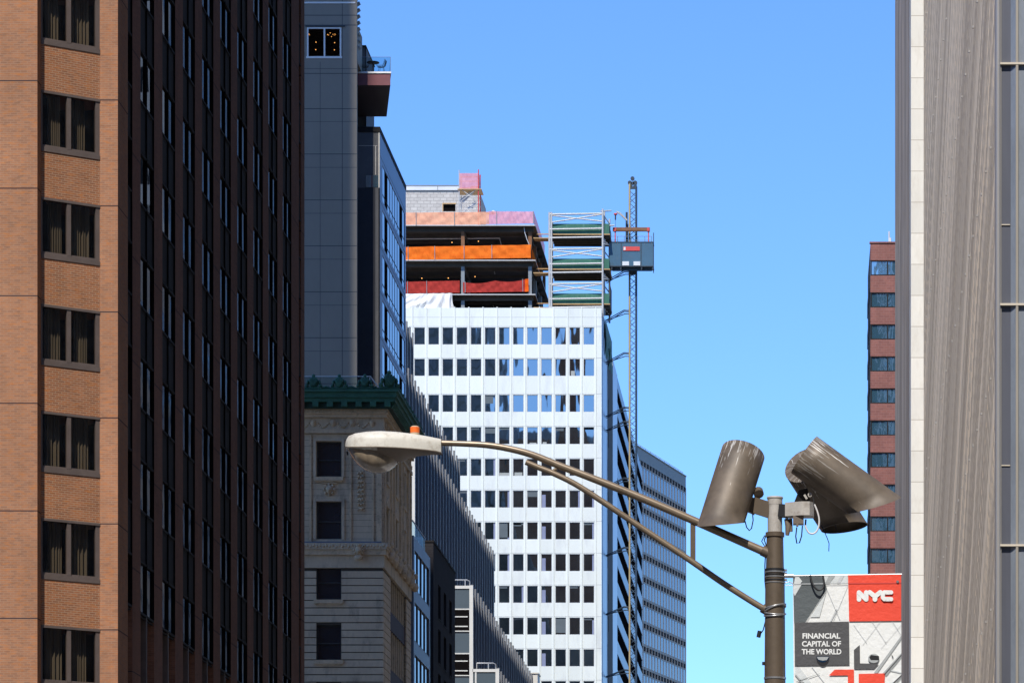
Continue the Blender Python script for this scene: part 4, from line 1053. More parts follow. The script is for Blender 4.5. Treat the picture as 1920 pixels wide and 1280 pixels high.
# stair scaffold on the roof with its pink mesh
YS = 452.0
ss = thing('scaffold_tower', 'slim scaffold stair tower wrapped at the top in pink mesh, on the unfinished roof', 'scaffold', P(880, 421, YS))
m_ = MB(); zb_ = slabs[2]
corners = [(PX(861, YS), YS), (PX(897, YS), YS), (PX(861, YS), YS + 2.6), (PX(897, YS), YS + 2.6)]
for i, (x, y) in enumerate(corners): m_.tube([(x, y, zb_), (x, y, PZ(319 + (i % 2) * -1, YS))], .07, 6, 1 if i % 2 else 0)
m_.build('upright', ['scaffold_tube', 'sign_red'], ss)
m_ = MB()
for py in (332, 340, 352, 367, 380, 393, 405): m_.tube([P(861, py, YS), P(897, py, YS)], .05, 5); m_.tube([P(897, py, YS), P(897, py, YS) + Vector((0, 2.6, 0))], .04, 5); m_.tube([P(861, py, YS + 2.6), P(895, py, YS + 2.6)], .04, 5)
for a, b in ((352, 380), (380, 405)):
    m_.tube([P(861, a, YS), P(897, b, YS)], .045, 5); m_.tube([P(897, a, YS), P(861, b, YS)], .045, 5)
    m_.bar(P(863, b, YS + 1), P(893, a, YS + 1), .1, .5)
m_.build('brace', 'scaffold_tube', ss)
MB().box(PX(858, YS), PX(903, YS), YS - .2, YS + 2.8, PZ(356, YS), PZ(354.5, YS)).build('deck', 'plywood', ss)
m_ = MB(); z0_, z1_ = PZ(354, YS), PZ(325, YS)
m_.add([(corners[0][0], YS - .05, z0_), (corners[1][0], YS - .05, z0_), (corners[1][0], YS - .05, z1_), (corners[0][0], YS - .05, z1_)], [(0, 1, 2, 3)])
m_.add([(corners[1][0] + .05, YS, z0_), (corners[1][0] + .05, YS + 2.6, z0_), (corners[1][0] + .05, YS + 2.6, z1_), (corners[1][0] + .05, YS, z1_)], [(0, 1, 2, 3)])
m_.build('mesh_wrap', 'pink_net', ss)
m_ = MB(); m_.box(PX(882, YS), PX(899, YS), YS + .3, YS + 2, PZ(353, YS), PZ(348, YS)); m_.build('debris', 'slab_edge', ss)

# main scaffold with green boards at the right corner
YD = 447.8; YD2 = 453.0
sx0, sx1 = PX(1030, YD), PX(1130, YD)
sc_ = thing('scaffold', 'white tube scaffold with green boards beside the unfinished storeys', 'scaffold', P(1080, 577, YD))
for (x, y) in ((sx0, YD), (sx1, YD), (sx0, YD2), (sx1 + .55, YD2), (sx1 + .15, YD + .9), (sx0 + .25, YD)):
    m_ = MB(); m_.tube([(x, y, ZW - .6), (x, y, PZ(398, YD) + (.4 if x > -27 else 0))], .12, 8); m_.build('upright', 'scaffold_tube', sc_)
for i in range(3):
    y0_ = 401 + i * 65.3
    m_ = MB()
    rails = ((y0_ + 0, y0_ - 1.5), (y0_ + 28, y0_ + 26.5), (y0_ + 44, y0_ + 42.5))
    for a, b in rails: m_.tube([P(1030, a + 1, YD), P(1130, b + 1, YD)], .11, 6)
    for a, b in (((1034, y0_ + 16), (1128, y0_ + 1)), ((1034, y0_ + 3), (1128, y0_ + 14))): m_.tube([P(*a, YD), P(*b, YD)], .085, 6)
    for a in (0, 12, 28, 42): m_.tube([P(1130, y0_ + a, YD), P(1130, y0_ + a, YD) + Vector((.55, YD2 - YD, 0))], .07, 5)
    pass
    m_.build('tube_frame', 'scaffold_tube', sc_)
    xb0, xb1, yb = PX(1033, YD), PX(1142, YD), YD + .25
    zl, zh = PZ(y0_ + 37.5, yb), PZ(y0_ + 18.5, yb)
    MB().box(xb0, xb1, yb, yb + .08, zl, zh).box(xb1 - .08, xb1, yb + .08, YD2, zl, zh).build('board', 'green_board', sc_)
    m_ = MB(); m_.box(xb0, xb1 + .1, yb - .06, YD2, zl - .13, zl - .002, 0); m_.box(xb0 + .05, xb1, yb, YD2 - .05, zl - .2, zl - .131, 1)
    for q in range(4): m_.box(xb0 + .05, xb1 - .05, yb + .5 + q * 1.4, yb + .65 + q * 1.4, zl - .45, zl - .201, 1)
    for q in range(5): m_.box(xb0 + .5 + q * 1.5, xb0 + .6 + q * 1.5, YD2 - .2, YD2 - .1, zl, zl + 2.1, 1)
    m_.box(xb0, xb1, YD2 - .2, YD2 - .12, zl + 2.0, zl + 2.1, 1)
    m_.build('deck', ['plywood', 'soffit_deck'], sc_)
    if i < 3:
        m_ = MB()
        zz = PZ(y0_ + 42, YD)
        for q in range(3): m_.box(XT - .3, sx0 + .3, YD + 1.2 + q * 1.3, YD + 2 + q * 1.3, zz + .2 * q, zz + .12 + .2 * q, 0)
        m_.box(XT - .1, sx0 + .2, YD + 3, YD + 3.2, zz + .9, zz + 1.0, 0)
        m_.build('gangway', 'plywood', sc_)
m_ = MB()
for (xp, yp) in ((1120, 396.5), (1140, 396.5)): pass
m_.tube([P(1126, 396, YD), P(1146, 395.2, YD + 1)], .09, 6); m_.tube([P(1143, 423, YD + 3), P(1152, 422.5, YD + 3)], .08, 6)
for y0_ in (452, 517): m_.tube([P(1131, y0_, YD), P(1140, y0_ + 6, YD + 1)], .08, 5); m_.tube([P(1131, y0_ + 6, YD), P(1140, y0_ + 7, YD + 1)], .08, 5)
m_.tube([(sx1, YD, ZW - 1), (sx1, YD, ZW - .6)], .1, 6)
m_.build('outrigger', 'scaffold_tube', sc_)
m_ = MB(); m_.box(PX(1134, YD2), PX(1147, YD2), YD2 - 4, YD2 + .1, PZ(590, YD2), PZ(588, YD2)).box(PX(1145, YD2), PX(1147, YD2), YD2 - 4, YD2, PZ(588, YD2), PZ(545, YD2)); m_.build('catch_platform', 'soffit_deck', sc_)
dn = MB(); vs = []
for i in range(30):
    yy = YW + 5 + i * .55
    for j_ in range(3): vs.append((XW + .06 + .18 * math.sin(i * 1.7 + j_) * (j_ / 2) + .1, yy, ZW - .2 - j_ * (1.6 + .7 * math.sin(i * 1.3)) + i * .01))
dn.add(vs, [(i * 3 + j_, i * 3 + j_ + 1, (i + 1) * 3 + j_ + 1, (i + 1) * 3 + j_) for i in range(29) for j_ in range(2)], 0, True)
tag(dn.build('debris_netting', 'green_board', at=(XW, YW + 20, ZW - 3)), 'torn green debris netting hanging down the flank of the white tower', 'netting')

# ------------------------------------------------------------------ construction hoist
YO = 452.0
ho = thing('construction_hoist', 'blue hoist car on a slender lattice mast beside the white tower', 'hoist', (PX(1186.5, YO), YO, 0))
mx0, mx1 = PX(1180.5, YO), PX(1192.5, YO); mz = PZ(345, YO); md_ = mx1 - mx0
m_ = MB(); m_.tube([(mx0, YO, 0), (mx0, YO, mz)], .12, 6, 0)
m_.tube([(mx1, YO, 0), (mx1, YO, mz)], .10, 6, 1); m_.tube([(mx1, YO + md_, 0), (mx1, YO + md_, mz)], .07, 6, 1); m_.tube([(mx0, YO + md_, 0), (mx0, YO + md_, mz)], .07, 6, 1)
zz = 6
while zz < mz - 1:
    m_.bar((mx0, YO, zz), (mx1, YO, zz + .75), .07, mi=1); m_.bar((mx1, YO, zz + .75), (mx0, YO, zz + 1.5), .07, mi=1)
    m_.bar((mx0, YO + md_, zz + .75), (mx1, YO + md_, zz), .06, mi=1); m_.bar((mx1, YO + md_, zz + 1.5), (mx0, YO + md_, zz + .75), .06, mi=1)
    m_.bar((mx1, YO, zz), (mx1, YO + md_, zz + .75), .06, mi=1)
    zz += 1.5
ms_ = m_.build('mast', ['mast_yellow', 'mast_blue'], ho)
m_ = MB()
for (px, py, r_) in ((1181, 343, .26), (1186, 335, .25), (1191, 343, .26), (1183, 350, .22), (1190, 351, .22), (1186.5, 344, .2)):
    c = P(px, py, YO + .3); m_.tube([c - Vector((0, .12, 0)), c + Vector((0, .12, 0))], r_, 12)
m_.bar(P(1180, 353, YO), P(1193, 353, YO), .2); m_.build('pulley_head', 'hoist_frame', ho)
m_ = MB(); m_.tube([P(1176.5, 420, YO + .4), P(1176.5, 455, YO + .4)], .1, 6, 0); m_.tube([P(1175, 398, YO + .4), P(1175, 456, YO + .4)], .13, 6, 0); m_.tube([P(1194.5, 350, YO + .2), P(1194.5, 1290, YO + .2)], .03, 4, 0)
m_.build('cable', 'hoist_frame', ho)
x0_, x1_ = PX(1143.5, YO - 1), PX(1225.5, YO - 1); z1_, z0_ = PZ(459.5, YO - 1), PZ(503, YO - 1)
ca = MB().box(x0_, x1_, YO - 2.4, YO - .3, z0_, z1_).build('hoist_car', 'hoist_blue', ho)
yf = YO - 2.4
m_ = MB()
for px in (1164, 1165.5, 1201, 1202.5): m_.box(PX(px, yf), PX(px + .7, yf), yf - .04, yf - .001, z0_, z1_)
m_.box(x0_ - .05, x1_ + .05, yf - .05, YO - .2, z0_ - .12, z0_); m_.box(x0_ - .05, x1_ + .05, yf - .05, YO - .2, z1_, z1_ + .1)
for px in (1146, 1163, 1202, 1223): m_.box(PX(px, yf), PX(px + 2, yf), yf, yf + .2, z0_ - .5, z0_ - .12)
m_.box(PX(1148, yf), PX(1222, yf), yf + .4, yf + .7, z0_ - .5, z0_ - .12)
m_.box(PX(1224.5, yf), PX(1226, yf), yf + .2, yf + .3, PZ(519, YO), PZ(444, YO))
m_.build('car_frame', 'hoist_frame', ca)
MB().add([P(1176, 501, YO - 1.5), P(1197, 501, YO - 1.5), P(1190, 516, YO - .5), P(1182, 516, YO - .5), P(1176, 501, YO), P(1197, 501, YO), P(1190, 516, YO + .3), P(1182, 516, YO + .3)], [(0, 1, 2, 3), (4, 7, 6, 5), (0, 4, 5, 1), (1, 5, 6, 2), (2, 6, 7, 3), (3, 7, 4, 0)]).build('drive_unit', 'hoist_frame', ca)
m_ = MB()
for (a, b) in ((1145, 1222),):
    for py in (443, 450.5): m_.tube([P(a, py, yf), P(b, py, yf)], .03, 4); m_.tube([P(a, py, YO - .3), P(b, py, YO - .3)], .03, 4)
    for k in range(7): m_.tube([P(a + k * 12.8, 443, yf), P(a + k * 12.8, 459, yf)], .03, 4)
m_.build('roof_rail', 'grey_steel', ca)
sg = MB().box(PX(1168.5, yf), PX(1199.5, yf), yf - .08, yf - .002, PZ(470.2, yf), PZ(462.5, yf)).build('sign', 'sign_red', ca)
MB().box(PX(1169.3, yf), PX(1173, yf), yf - .086, yf - .08, PZ(469.3, yf), PZ(463.5, yf)).build('sign_mark', 'vent_white', sg)
for px in (1167, 1188): MB().box(PX(px, yf), PX(px + 12.5, yf), yf - .12, yf - .002, PZ(498, yf), PZ(490.5, yf)).build('vent', 'vent_white', ca)
m_ = MB(); m_.box(PX(1149.5, YO), PX(1219, YO), YO - .9, YO - .5, PZ(436, YO), PZ(429.5, YO)); lb = m_.build('lifting_beam', 'rust_steel', ho)
for px in (1153.5, 1216): MB().tube([P(px, 433, YO - .7), P(px, 459, YO - 1)], .07, 6).box(PX(px - 2.2, YO), PX(px + 2.2, YO), YO - .95, YO - .45, PZ(436.5, YO), PZ(430, YO)).build('sling', 'sign_red', lb)
m_ = MB(); m_.tube([P(1176, 414, YO - .2), P(1164, 403, YO - .2), P(1156, 397, YO - .2)], .08, 6, 0); m_.tube([P(1176, 412, YO - .2), P(1163, 399, YO - .2), P(1155.5, 396.5, YO - .2)], .05, 6, 0)
m_.tube([P(1154, 402, YO - .2), P(1154, 412, YO - .2)], .09, 6, 1); m_.tube([P(1154, 410, YO - .2), P(1154, 430, YO - .2)], .02, 4, 1); m_.blob(P(1154.2, 401.5, YO - .2), .26, .2, .13, 8, 2)
m_.build('davit_crane', ['pole_cap', 'hoist_frame', 'sign_red'], ho)
for py in (586, 665.5, 767.5, 794, 900, 1030, 1141, 1259, 512):
    x_t = -24.2; zt2 = PZ(py, YO); m_ = MB()
    for q in (0, 1.2): m_.tube([(x_t, YO + 4 + q, zt2 - .1), (PX(1170, YO), YO + q * .6, zt2 + .3), (mx0, YO + q * .6, zt2 + .25)], .06, 5)
    m_.tube([(x_t, YO + 4, zt2 - .15), (PX(1172, YO), YO, zt2 - .15), (mx0, YO, zt2 - .15)], .06, 5)
    m_.build('wall_tie', 'hoist_frame', ho)

# ------------------------------------------------------------------ far glass tower, turned to the street
YR = 600.0; P0 = Vector((PX(1195, YR), YR, 0)); d_ = Vector((.227, 1, 0)).normalized(); n_v = Vector((d_.y, -d_.x, 0))
T2 = Matrix(((d_.x, n_v.x, 0, P0.x), (d_.y, n_v.y, 0, P0.y), (0, 0, 1, 0), (0, 0, 0, 1)))   # local (along, outward, up)
rg = thing('glass_grid_tower', 'distant grey gridded glass tower standing behind the hoist mast', 'building', (P0.x - 10, YR + 10, 0))
tE = 30.9; ZR = PZ(836, YR); tS = -30
MB(T2).box(tS, tE, -25, -.3, 0, ZR - .3).build('core', 'fin_recess', rg)
m_ = MB(T2); m_.box(tS, tE, -.3, 0, ZR - 1.9, ZR); m_.box(tS, tE, -.29, .12, ZR - .06, ZR + .12)
fh = 3.72; zt0 = ZR - 1.9; k = 0; wsp = []
while zt0 - k * fh > 20:
    z_ = zt0 - k * fh
    m_.box(tS, tE, -.3, .0, z_ - fh, z_ - fh + .42); m_.box(tS, tE, -.3, .0, z_ - 1.0 , z_ - .75)
    for q in range(17): wsp.append((z_, q))
    k += 1
for q in range(35): m_.box(tE - q * 1.82 - .13, tE - q * 1.82 + .13, -.3, .03, 20, ZR - 1.9)
plain('grid_frame', (.19, .18, .17), .5, 0, .08, .3)
m_.build('frame', 'grid_frame', rg)
m_ = MB(T2)
for q in range(34):
    for k in range(22):
        z_ = zt0 - k * fh; a = tE - q * 1.82 - 1.69
        m_.box(a + .1, a + .7, -.2, -.02, z_ - .62, z_ - .12, 0); m_.box(a + .9, a + 1.5, -.2, -.02, z_ - .62, z_ - .12, 0)
m_.build('vent_grid', 'slate_panel', rg)
vin = MB(); vin.box(tE - .5, tE + .03, -.3, .05, 20, ZR); 
def rw(mb, p):
    return mb
me0 = None; rest = MB(T2); cnt = 0
for z_, q in wsp + [(zt0 - k * fh, q) for k in range(22) for q in range(17, 34)]:
    a = tE - q * 1.82 - 1.69; b = a + 1.56; zlo, zhi = z_ - fh + .42, z_ - 1.0
    if cnt < 100:
        if me0 is None:
            m_ = MB(T2); m_.add([(0, -.03, 0), (1.56, -.03, 0), (1.56, -.03, fh - 1.42), (0, -.03, fh - 1.42)], [(0, 1, 2, 3)])
            m_.v = [v_ - Vector((P0.x, P0.y, 0)) for v_ in m_.v]
            o = m_.build('window', 'curtain_glass'); me0 = o
        else: o = me0.copy(); C.objects.link(o)
        o.parent = rg; o.location = P0 + d_ * a + Vector((0, 0, zlo)) - Vector(rg['_o']); o['_o'] = rg['_o']
    else: rest.add([(a, -.03, zlo), (b, -.03, zlo), (b, -.03, zhi), (a, -.03, zhi)], [(0, 1, 2, 3)])
    cnt += 1
r_ = rest.build('window', 'curtain_glass', rg); r_['kind'] = 'stuff'
m_ = MB(T2); m_.tube([(tS, -.5, ZR + .7), (tE, -.5, ZR + .7)], .05, 5)
for q in range(20): m_.tube([(tE - q * 3, -.5, ZR), (tE - q * 3, -.5, ZR + .7)], .05, 5)
m_.build('roof_rail', 'galvanised', rg)

# ------------------------------------------------------------------ red brick tower at the right
YB_ = 408.0; XR = PX(1632, YB_); ZB_ = PZ(456, YB_); XRR = XR + 14
rt = thing('red_brick_tower', 'slim red brick tower with blue ribbon windows beside the grey stone pier', 'building', (XR + 7, YB_, 0))
pit = 59.9 * YB_ / F; wz0 = [PZ(516.5, YB_) - k * pit for k in range(15)]; hW = PZ(488, YB_) - PZ(516.5, YB_)
m_ = MB(); prev = ZB_
for z_ in wz0: m_.box(XR, XRR, YB_, YB_ + .3, z_ + hW, prev); prev = z_
m_.box(XR, XRR, YB_, YB_ + .3, 0, prev); m_.build('wall', 'red_brick', rt)
m_ = MB(); m_.box(XR + .002, XRR, YB_ + .3, YB_ + 17, 0, ZB_ - .05)
for k in range(24):
    zz = ZB_ - 3.1 - k * pit; m_.box(XR - .06, XR + .3, YB_ + 1, YB_ + 17.4, zz - 1.6, zz)
m_.build('flank', 'black_brick', rt)
MB().box(XR - .1, XRR, YB_ - .1, YB_ + .5, ZB_, ZB_ + .15).build('coping', 'red_brick', rt)
for z_ in wz0:
    f = MB(); y = YB_ + .08
    f.box(XR + .02, XRR, YB_ + .02, y + .2, z_, z_ + .12); f.box(XR + .02, XRR, YB_ + .04, y + .2, z_ + hW - .1, z_ + hW)
    for xx in (XR + .02, PX(1664, YB_) - .05, PX(1697, YB_), PX(1730, YB_)): f.box(xx, xx + .12, YB_ + .04, y + .2, z_ + .12, z_ + hW - .1)
    w = f.build('window', 'bronze_dark', rt)
    MB().add([(XR, y + .08, z_), (XRR, y + .08, z_), (XRR, y + .08, z_ + hW), (XR, y + .08, z_ + hW)], [(0, 1, 2, 3)]).build('pane', 'teal_glass', w)
MB().tube([P(1667, 457, YB_ + 3), P(1667, 434, YB_ + 3)], .09, 6).tube([P(1669.5, 457, YB_ + 3), P(1669.5, 446, YB_ + 3)], .12, 6).build('antenna', 'antenna', rt)

# ------------------------------------------------------------------ grey metal building at the right edge
XE = 3.2; Y1, Y2 = 61.0, 100.0; HT = 150.0
rb_ = thing('ribbed_metal_building', 'streaked grey brown ribbed metal building with a pale stone pier at the right edge', 'building', (12, 75, 0))
MB().box(XE + .12, 22, Y1 + .3, 117.5, 0, HT).build('core', 'fin_recess', rb_)
m_ = MB(); yy = Y1 + .35
m_.box(XE + .02, XE + .12, Y1 + .3, Y2, 0, HT)
while yy < Y2 - .1:
    m_.box(XE - .012, XE + .02, yy, yy + .20, 0, HT); yy += .415
m_.build('ribbed_wall', 'streak_metal', rb_)
m_ = MB(); z0c = PZ(404, 7000 * XE / 262)
zk = [z0c + (k) * 3.93 for k in range(-10, 12)]
clip = MB()
for z_ in zk:
    for q in range(24):
        yy = Y1 + .9 + q * 1.66; clip.box(XE - .04, XE - .01, yy, yy + .05, z_ - .022, z_ + .022)
clip.build('clip', 'panel_grey', rb_)['kind'] = 'stuff'
xp = PX(1708, Y2)
MB().box(xp, XE + .12, Y2, Y2 + 1.4, 0, HT).build('stone_pier', 'travertine', rb_)
m_ = MB(); m_.box(xp + .03, XE + .12, Y2 + 1.4, 117.6, 0, HT); yy = Y2 + 1.6
while yy < 117.4: m_.box(xp + .0, xp + .03, yy, yy + .25, 0, HT); yy += .6
m_.build('rear_ribbed_wall', 'streak_violet', rb_)
# front face
fx = lambda px: PX(px, Y1)
m_ = MB(); m_.box(XE - .035, XE + .02, Y1, Y1 + .3, 0, HT, 0)                  # corner strip
m_.tube([(fx(1871.5), Y1 - .02, 0), (fx(1871.5), Y1 - .02, HT)], .038, 10, 0)
m_.box(fx(1867), fx(1875), Y1 + .0, Y1 + .3, 0, HT, 0)
m_.build('corner_post', 'panel_grey', rb_)
for k in range(-1, 9):
    xo = fx(1876) + k * (fx(1919) - fx(1876)) if k >= 0 else None
    if xo is None: continue
    wdt = fx(1919) - fx(1876)
    for zi in range(-2, 14):
        pass
m_ = MB(); s2 = MB(); s3 = MB(); gl_ = MB()
wdt = fx(1922) - fx(1876)
for k in range(40):
    xo = fx(1876) + k * wdt
    m_.box(xo, xo + wdt * .42, Y1 + .04, Y1 + .3, 0, HT)
    gl_.add([(xo + wdt * .42, Y1 + .04, 0), (xo + wdt * .62, Y1 - .005, 0), (xo + wdt * .62, Y1 - .005, HT), (xo + wdt * .42, Y1 + .04, HT)], [(0, 1, 2, 3)])
    s2.box(xo + wdt * .62, xo + wdt * .72, Y1 - .03, Y1 + .3, 0, HT)
    s3.box(xo + wdt * .72, xo + wdt, Y1 + .03, Y1 + .3, 0, HT)
    if xo > 16: break
m_.build('recessed_panel', 'panel_slate', rb_); gl_.build('curved_edge', 'panel_blue', rb_); s2.build('rib', 'panel_tan', rb_); s3.build('blue_panel', 'panel_blue', rb_)
m_ = MB()
for k in range(-4, 20):
    z_ = PZ(571, Y1) + k * 3.93
    m_.box(fx(1873), 18, Y1 - .036, Y1 + .28, z_ - .016, z_ + .016); m_.box(fx(1878), fx(1894), Y1 + .02, Y1 + .28, z_ + 3.93 / 3 - .008, z_ + 3.93 / 3 + .008)
m_.build('cross_rail', 'travertine_rail', rb_)

# ------------------------------------------------------------------ street lamp
YL = 36.0; L = lambda x, y, dy=0: P(x, y, YL + dy)
sl = thing('street_lamp', 'bronze street lamp with two long curved arms and a white cobra head', 'street lamp', (PX(1453, YL), YL, .14))
xc = PX(1453, YL); r1 = 37 / 2 * YL / F; r2 = 30 / 2 * YL / F
MB().tube([(xc, YL, .14), (xc, YL, .6)], [.2, .15], 16).tube([(xc, YL, .6), (xc, YL, PZ(1280, YL)), (xc, YL, PZ(1085, YL)), (xc, YL, PZ(1060, YL)), (xc, YL, PZ(1003, YL))], [.112, .102, .094, .086, .080], 24).build('pole', 'pole_bronze', sl)
m_ = MB(); m_.tube([L(1453, 1006), L(1453, 998)], .091, 24, 1); m_.tube([L(1453, 998), L(1453, 942)], .070, 20, 0)
m_.tube([L(1453, 946), L(1453, 934)], .072, 20, 0, caps=False); m_.lathe([(.076, 0), (.079, .01), (.076, .02), (.06, .02)], L(1453, 935), 20)
pc = m_.build('pole_cap', ['pole_cap', 'pole_bronze'], sl)
m_ = MB()
for py, h, r_, mi in ((1066, 7, .093, 1), (1071, 2.6, .097, 0), (1076, 2.4, .098, 1), (1080, 2.4, .099, 0), (1086, 2.5, .099, 1), (1091, 2, .099, 0)):
    m_.tube([L(1453, py), L(1453, py + h)], r_, 24, mi)
for q in range(4): m_.box(PX(1471, YL), PX(1475.5, YL), YL - .03, YL + .03, PZ(1070 + q * 6, YL), PZ(1067 + q * 6, YL), 0)
m_.build('strap', ['steel_strap', 'black_rubber'], sl)
MB().tube([L(1453, 1269), L(1453, 1272.5)], .107, 24).build('strap', 'steel_strap', sl)
m_ = MB()
for a, b, c2 in ((1132, 1141, 0), (1134, 1150, .6), (1153, 1145, 1.2), (1156, 1148, 2.0)):
    m_.tube([(xc + .103 * math.cos(t), YL + .103 * math.sin(t), PZ(a, YL) + (PZ(b, YL) - PZ(a, YL)) * (.5 - .5 * math.cos(t + c2))) for t in [i * math.pi / 12 for i in range(25)]], .008, 5)
m_.build('wire_wrap', 'steel_strap', sl)
up_pts = [(1438, 1036), (1404, 1021), (1300, 975), (1200, 932), (1110, 896), (1050, 873), (1000, 853), (960, 842), (920, 835), (880, 832), (820, 830)]
def smooth_path(pp_, n=5):
    out = []
    for i in range(len(pp_) - 1):
        p0, p1, p2, p3 = [Vector(pp_[max(0, min(len(pp_) - 1, i + q))]) for q in (-1, 0, 1, 2)]
        for k in range(n):
            t = k / n; out.append(.5 * ((2 * p1) + (-p0 + p2) * t + (2 * p0 - 5 * p1 + 4 * p2 - p3) * t * t + (-p0 + 3 * p1 - 3 * p2 + p3) * t ** 3))
    return out + [Vector(pp_[-1])]
pts = smooth_path([L(*p) for p in up_pts]); MB().tube(pts, [.042 - .014 * i / (len(pts) - 1) for i in range(len(pts))], 16).build('upper_arm', 'lamp_bronze', sl)
lo_pts = [(1438, 1144), (1405, 1124), (1352, 1090), (1290, 1047), (1200, 987), (1130, 940), (1080, 908), (1040, 888), (1010, 876), (986, 866)]
pts = smooth_path([L(*p) for p in lo_pts]); MB().tube(pts, [.031 - .004 * i / (len(pts) - 1) for i in range(len(pts))], 14).build('lower_arm', 'lamp_bronze', sl)
MB().box(PX(1294.5, YL), PX(1304, YL), YL - .012, YL + .012, PZ(1050, YL), PZ(978, YL)).build('strut', 'pole_bronze', sl)
m_ = MB(); m_.tube([L(1429, 1031), L(1441, 1037)], .052, 14); m_.tube([L(1429, 1139), L(1441, 1146)], .045, 14); m_.build('arm_collar', 'pole_bronze', sl)
MB().tube([L(1036, 883), L(1044, 878)], .016, 8).build('arm_clamp', 'lamp_bronze', sl)
# cobra head: stations along x (px): top y, rim y, half depth (m)
stt = [(648.5, 831, 838, .05), (651, 825, 840, .10), (656, 819, 842, .15), (668, 815, 843.5, .20), (690, 812, 844.5, .23), (715, 811, 844.5, .235), (745, 812, 845, .215), (775, 815, 845.5, .17), (800, 818.5, 846.5, .13), (820, 822, 848, .09), (828, 823.5, 849.5, .065)]
m_ = MB(); rows_ = []
for px, yt, yr_, hd in stt:
    ring = []
    for k in range(13):
        a = math.pi * k / 12; ca_, sa_ = math.cos(a), math.sin(a)
        ca_ = math.copysign(abs(ca_) ** .5, ca_); sa_ = sa_ ** .6
        zt2, zr2 = PZ(yt, YL), PZ(yr_, YL)
        ring.append((PX(px, YL), YL - ca_ * hd, zr2 + (zt2 - zr2) * sa_))
    rows_.append(ring)
vs = [p for r0 in rows_ for p in r0]; nn = 13
m_.add(vs, [(i * nn + j_, i * nn + j_ + 1, (i + 1) * nn + j_ + 1, (i + 1) * nn + j_) for i in range(len(rows_) - 1) for j_ in range(nn - 1)], 0, True)
m_.add(rows_[-1], [list(range(nn))]); m_.add(rows_[0], [list(reversed(range(nn)))])
hd_ = m_.build('lamp_head', 'cobra_white', sl)
m_ = MB()      # dark seam and underside
for i in range(len(stt) - 1):
    pass
prof_u = [(652, 841, .10), (658, 842, .15), (672, 844, .195), (690, 845, .222), (712, 845, .228), (735, 845.5, .21), (752, 846, .19), (766, 846, .17), (780, 846, .15), (800, 847, .125), (826, 849, .062)]
low = {652: 843, 658: 846, 672: 850, 690: 854, 712: 860, 735: 866, 752: 864, 766: 858, 780: 854, 800: 851.5, 826: 850}
vs = []
for px, yr_, hd in prof_u:
    for k in range(9):
        a = math.pi * k / 8; vs.append((PX(px, YL), YL - math.cos(a) * hd, PZ(yr_, YL) + (PZ(low[px], YL) - PZ(yr_, YL)) * math.sin(a)))
m_.add(vs, [(i * 9 + j_, (i + 1) * 9 + j_, (i + 1) * 9 + j_ + 1, i * 9 + j_ + 1) for i in range(10) for j_ in range(8)], 0, True)
for q in range(32): m_.mi[q] = 1 if q % 8 < (3, 3, 2, 1)[q // 8] else 0
for i in range(len(stt) - 1):
    a, b = stt[i], stt[i + 1]
    for s_ in (-1, 1): m_.bar((PX(a[0], YL), YL + s_ * a[3] * 1.0, PZ(a[2] + .6, YL)), (PX(b[0], YL), YL + s_ * b[3] * 1.0, PZ(b[2] + .6, YL)), .008, .008)
m_.build('underside', ['cobra_under', 'cobra_white'], hd_)
m_ = MB(); vs = []        # lens bowl
st2 = [(656, 844, 3, .10), (661, 845, 12, .145), (670, 846, 23, .175), (684, 848, 32, .19), (700, 850, 36, .19), (716, 852, 34, .175), (728, 854, 28, .15), (738, 857, 18, .11), (745, 860, 8, .06)]
for px, yr_, dp, hd in st2:
    for k in range(15):
        a = math.pi * k / 14; vs.append((PX(px, YL), YL - math.copysign(abs(math.cos(a)) ** .8, math.cos(a)) * hd, PZ(yr_ + dp * math.sin(a) ** .75, YL)))
m_.add(vs, [(i * 15 + j_, (i + 1) * 15 + j_, (i + 1) * 15 + j_ + 1, i * 15 + j_ + 1) for i in range(len(st2) - 1) for j_ in range(14)], 0, True)
m_.build('lens', 'cobra_lens', hd_)
m_ = MB(); cx_ = PX(778, YL); zz = PZ(818, YL)
m_.tube([(cx_, YL, zz), (cx_, YL, zz + .035)], .045, 16, 1); m_.tube([(cx_, YL, zz + .035), (cx_, YL, zz + .088)], .046, 16, 0); m_.tube([(cx_, YL, zz + .088), (cx_, YL, zz + .100)], [.044, .03], 16, 1)
m_.build('photocell', ['photocell_orange', 'photocell_tan'], hd_)
m_ = MB(); m_.tube([L(651, 846, -.05), L(652, 853, -.05)], .007, 6); m_.build('latch', 'black_rubber', hd_)
m_ = MB()
m_.tube([L(1437, 1000), L(1433, 1012), L(1436, 1020), L(1434, 1060), L(1434, 1088), L(1436, 1110), L(1437, 1140), L(1436, 1160), L(1431, 1180), L(1427, 1186)], .006, 5)
m_.tube([L(1434, 1003), L(1428, 1014), L(1433, 1022)], .005, 5); m_.tube([L(1424.5, 1182), L(1422, 1194)][::-1], .02, 8)
m_.tube([L(1432, 1240, -.02), L(1432, 1246, -.02)], .016, 8)
m_.build('loose_cable', 'black_rubber', sl)

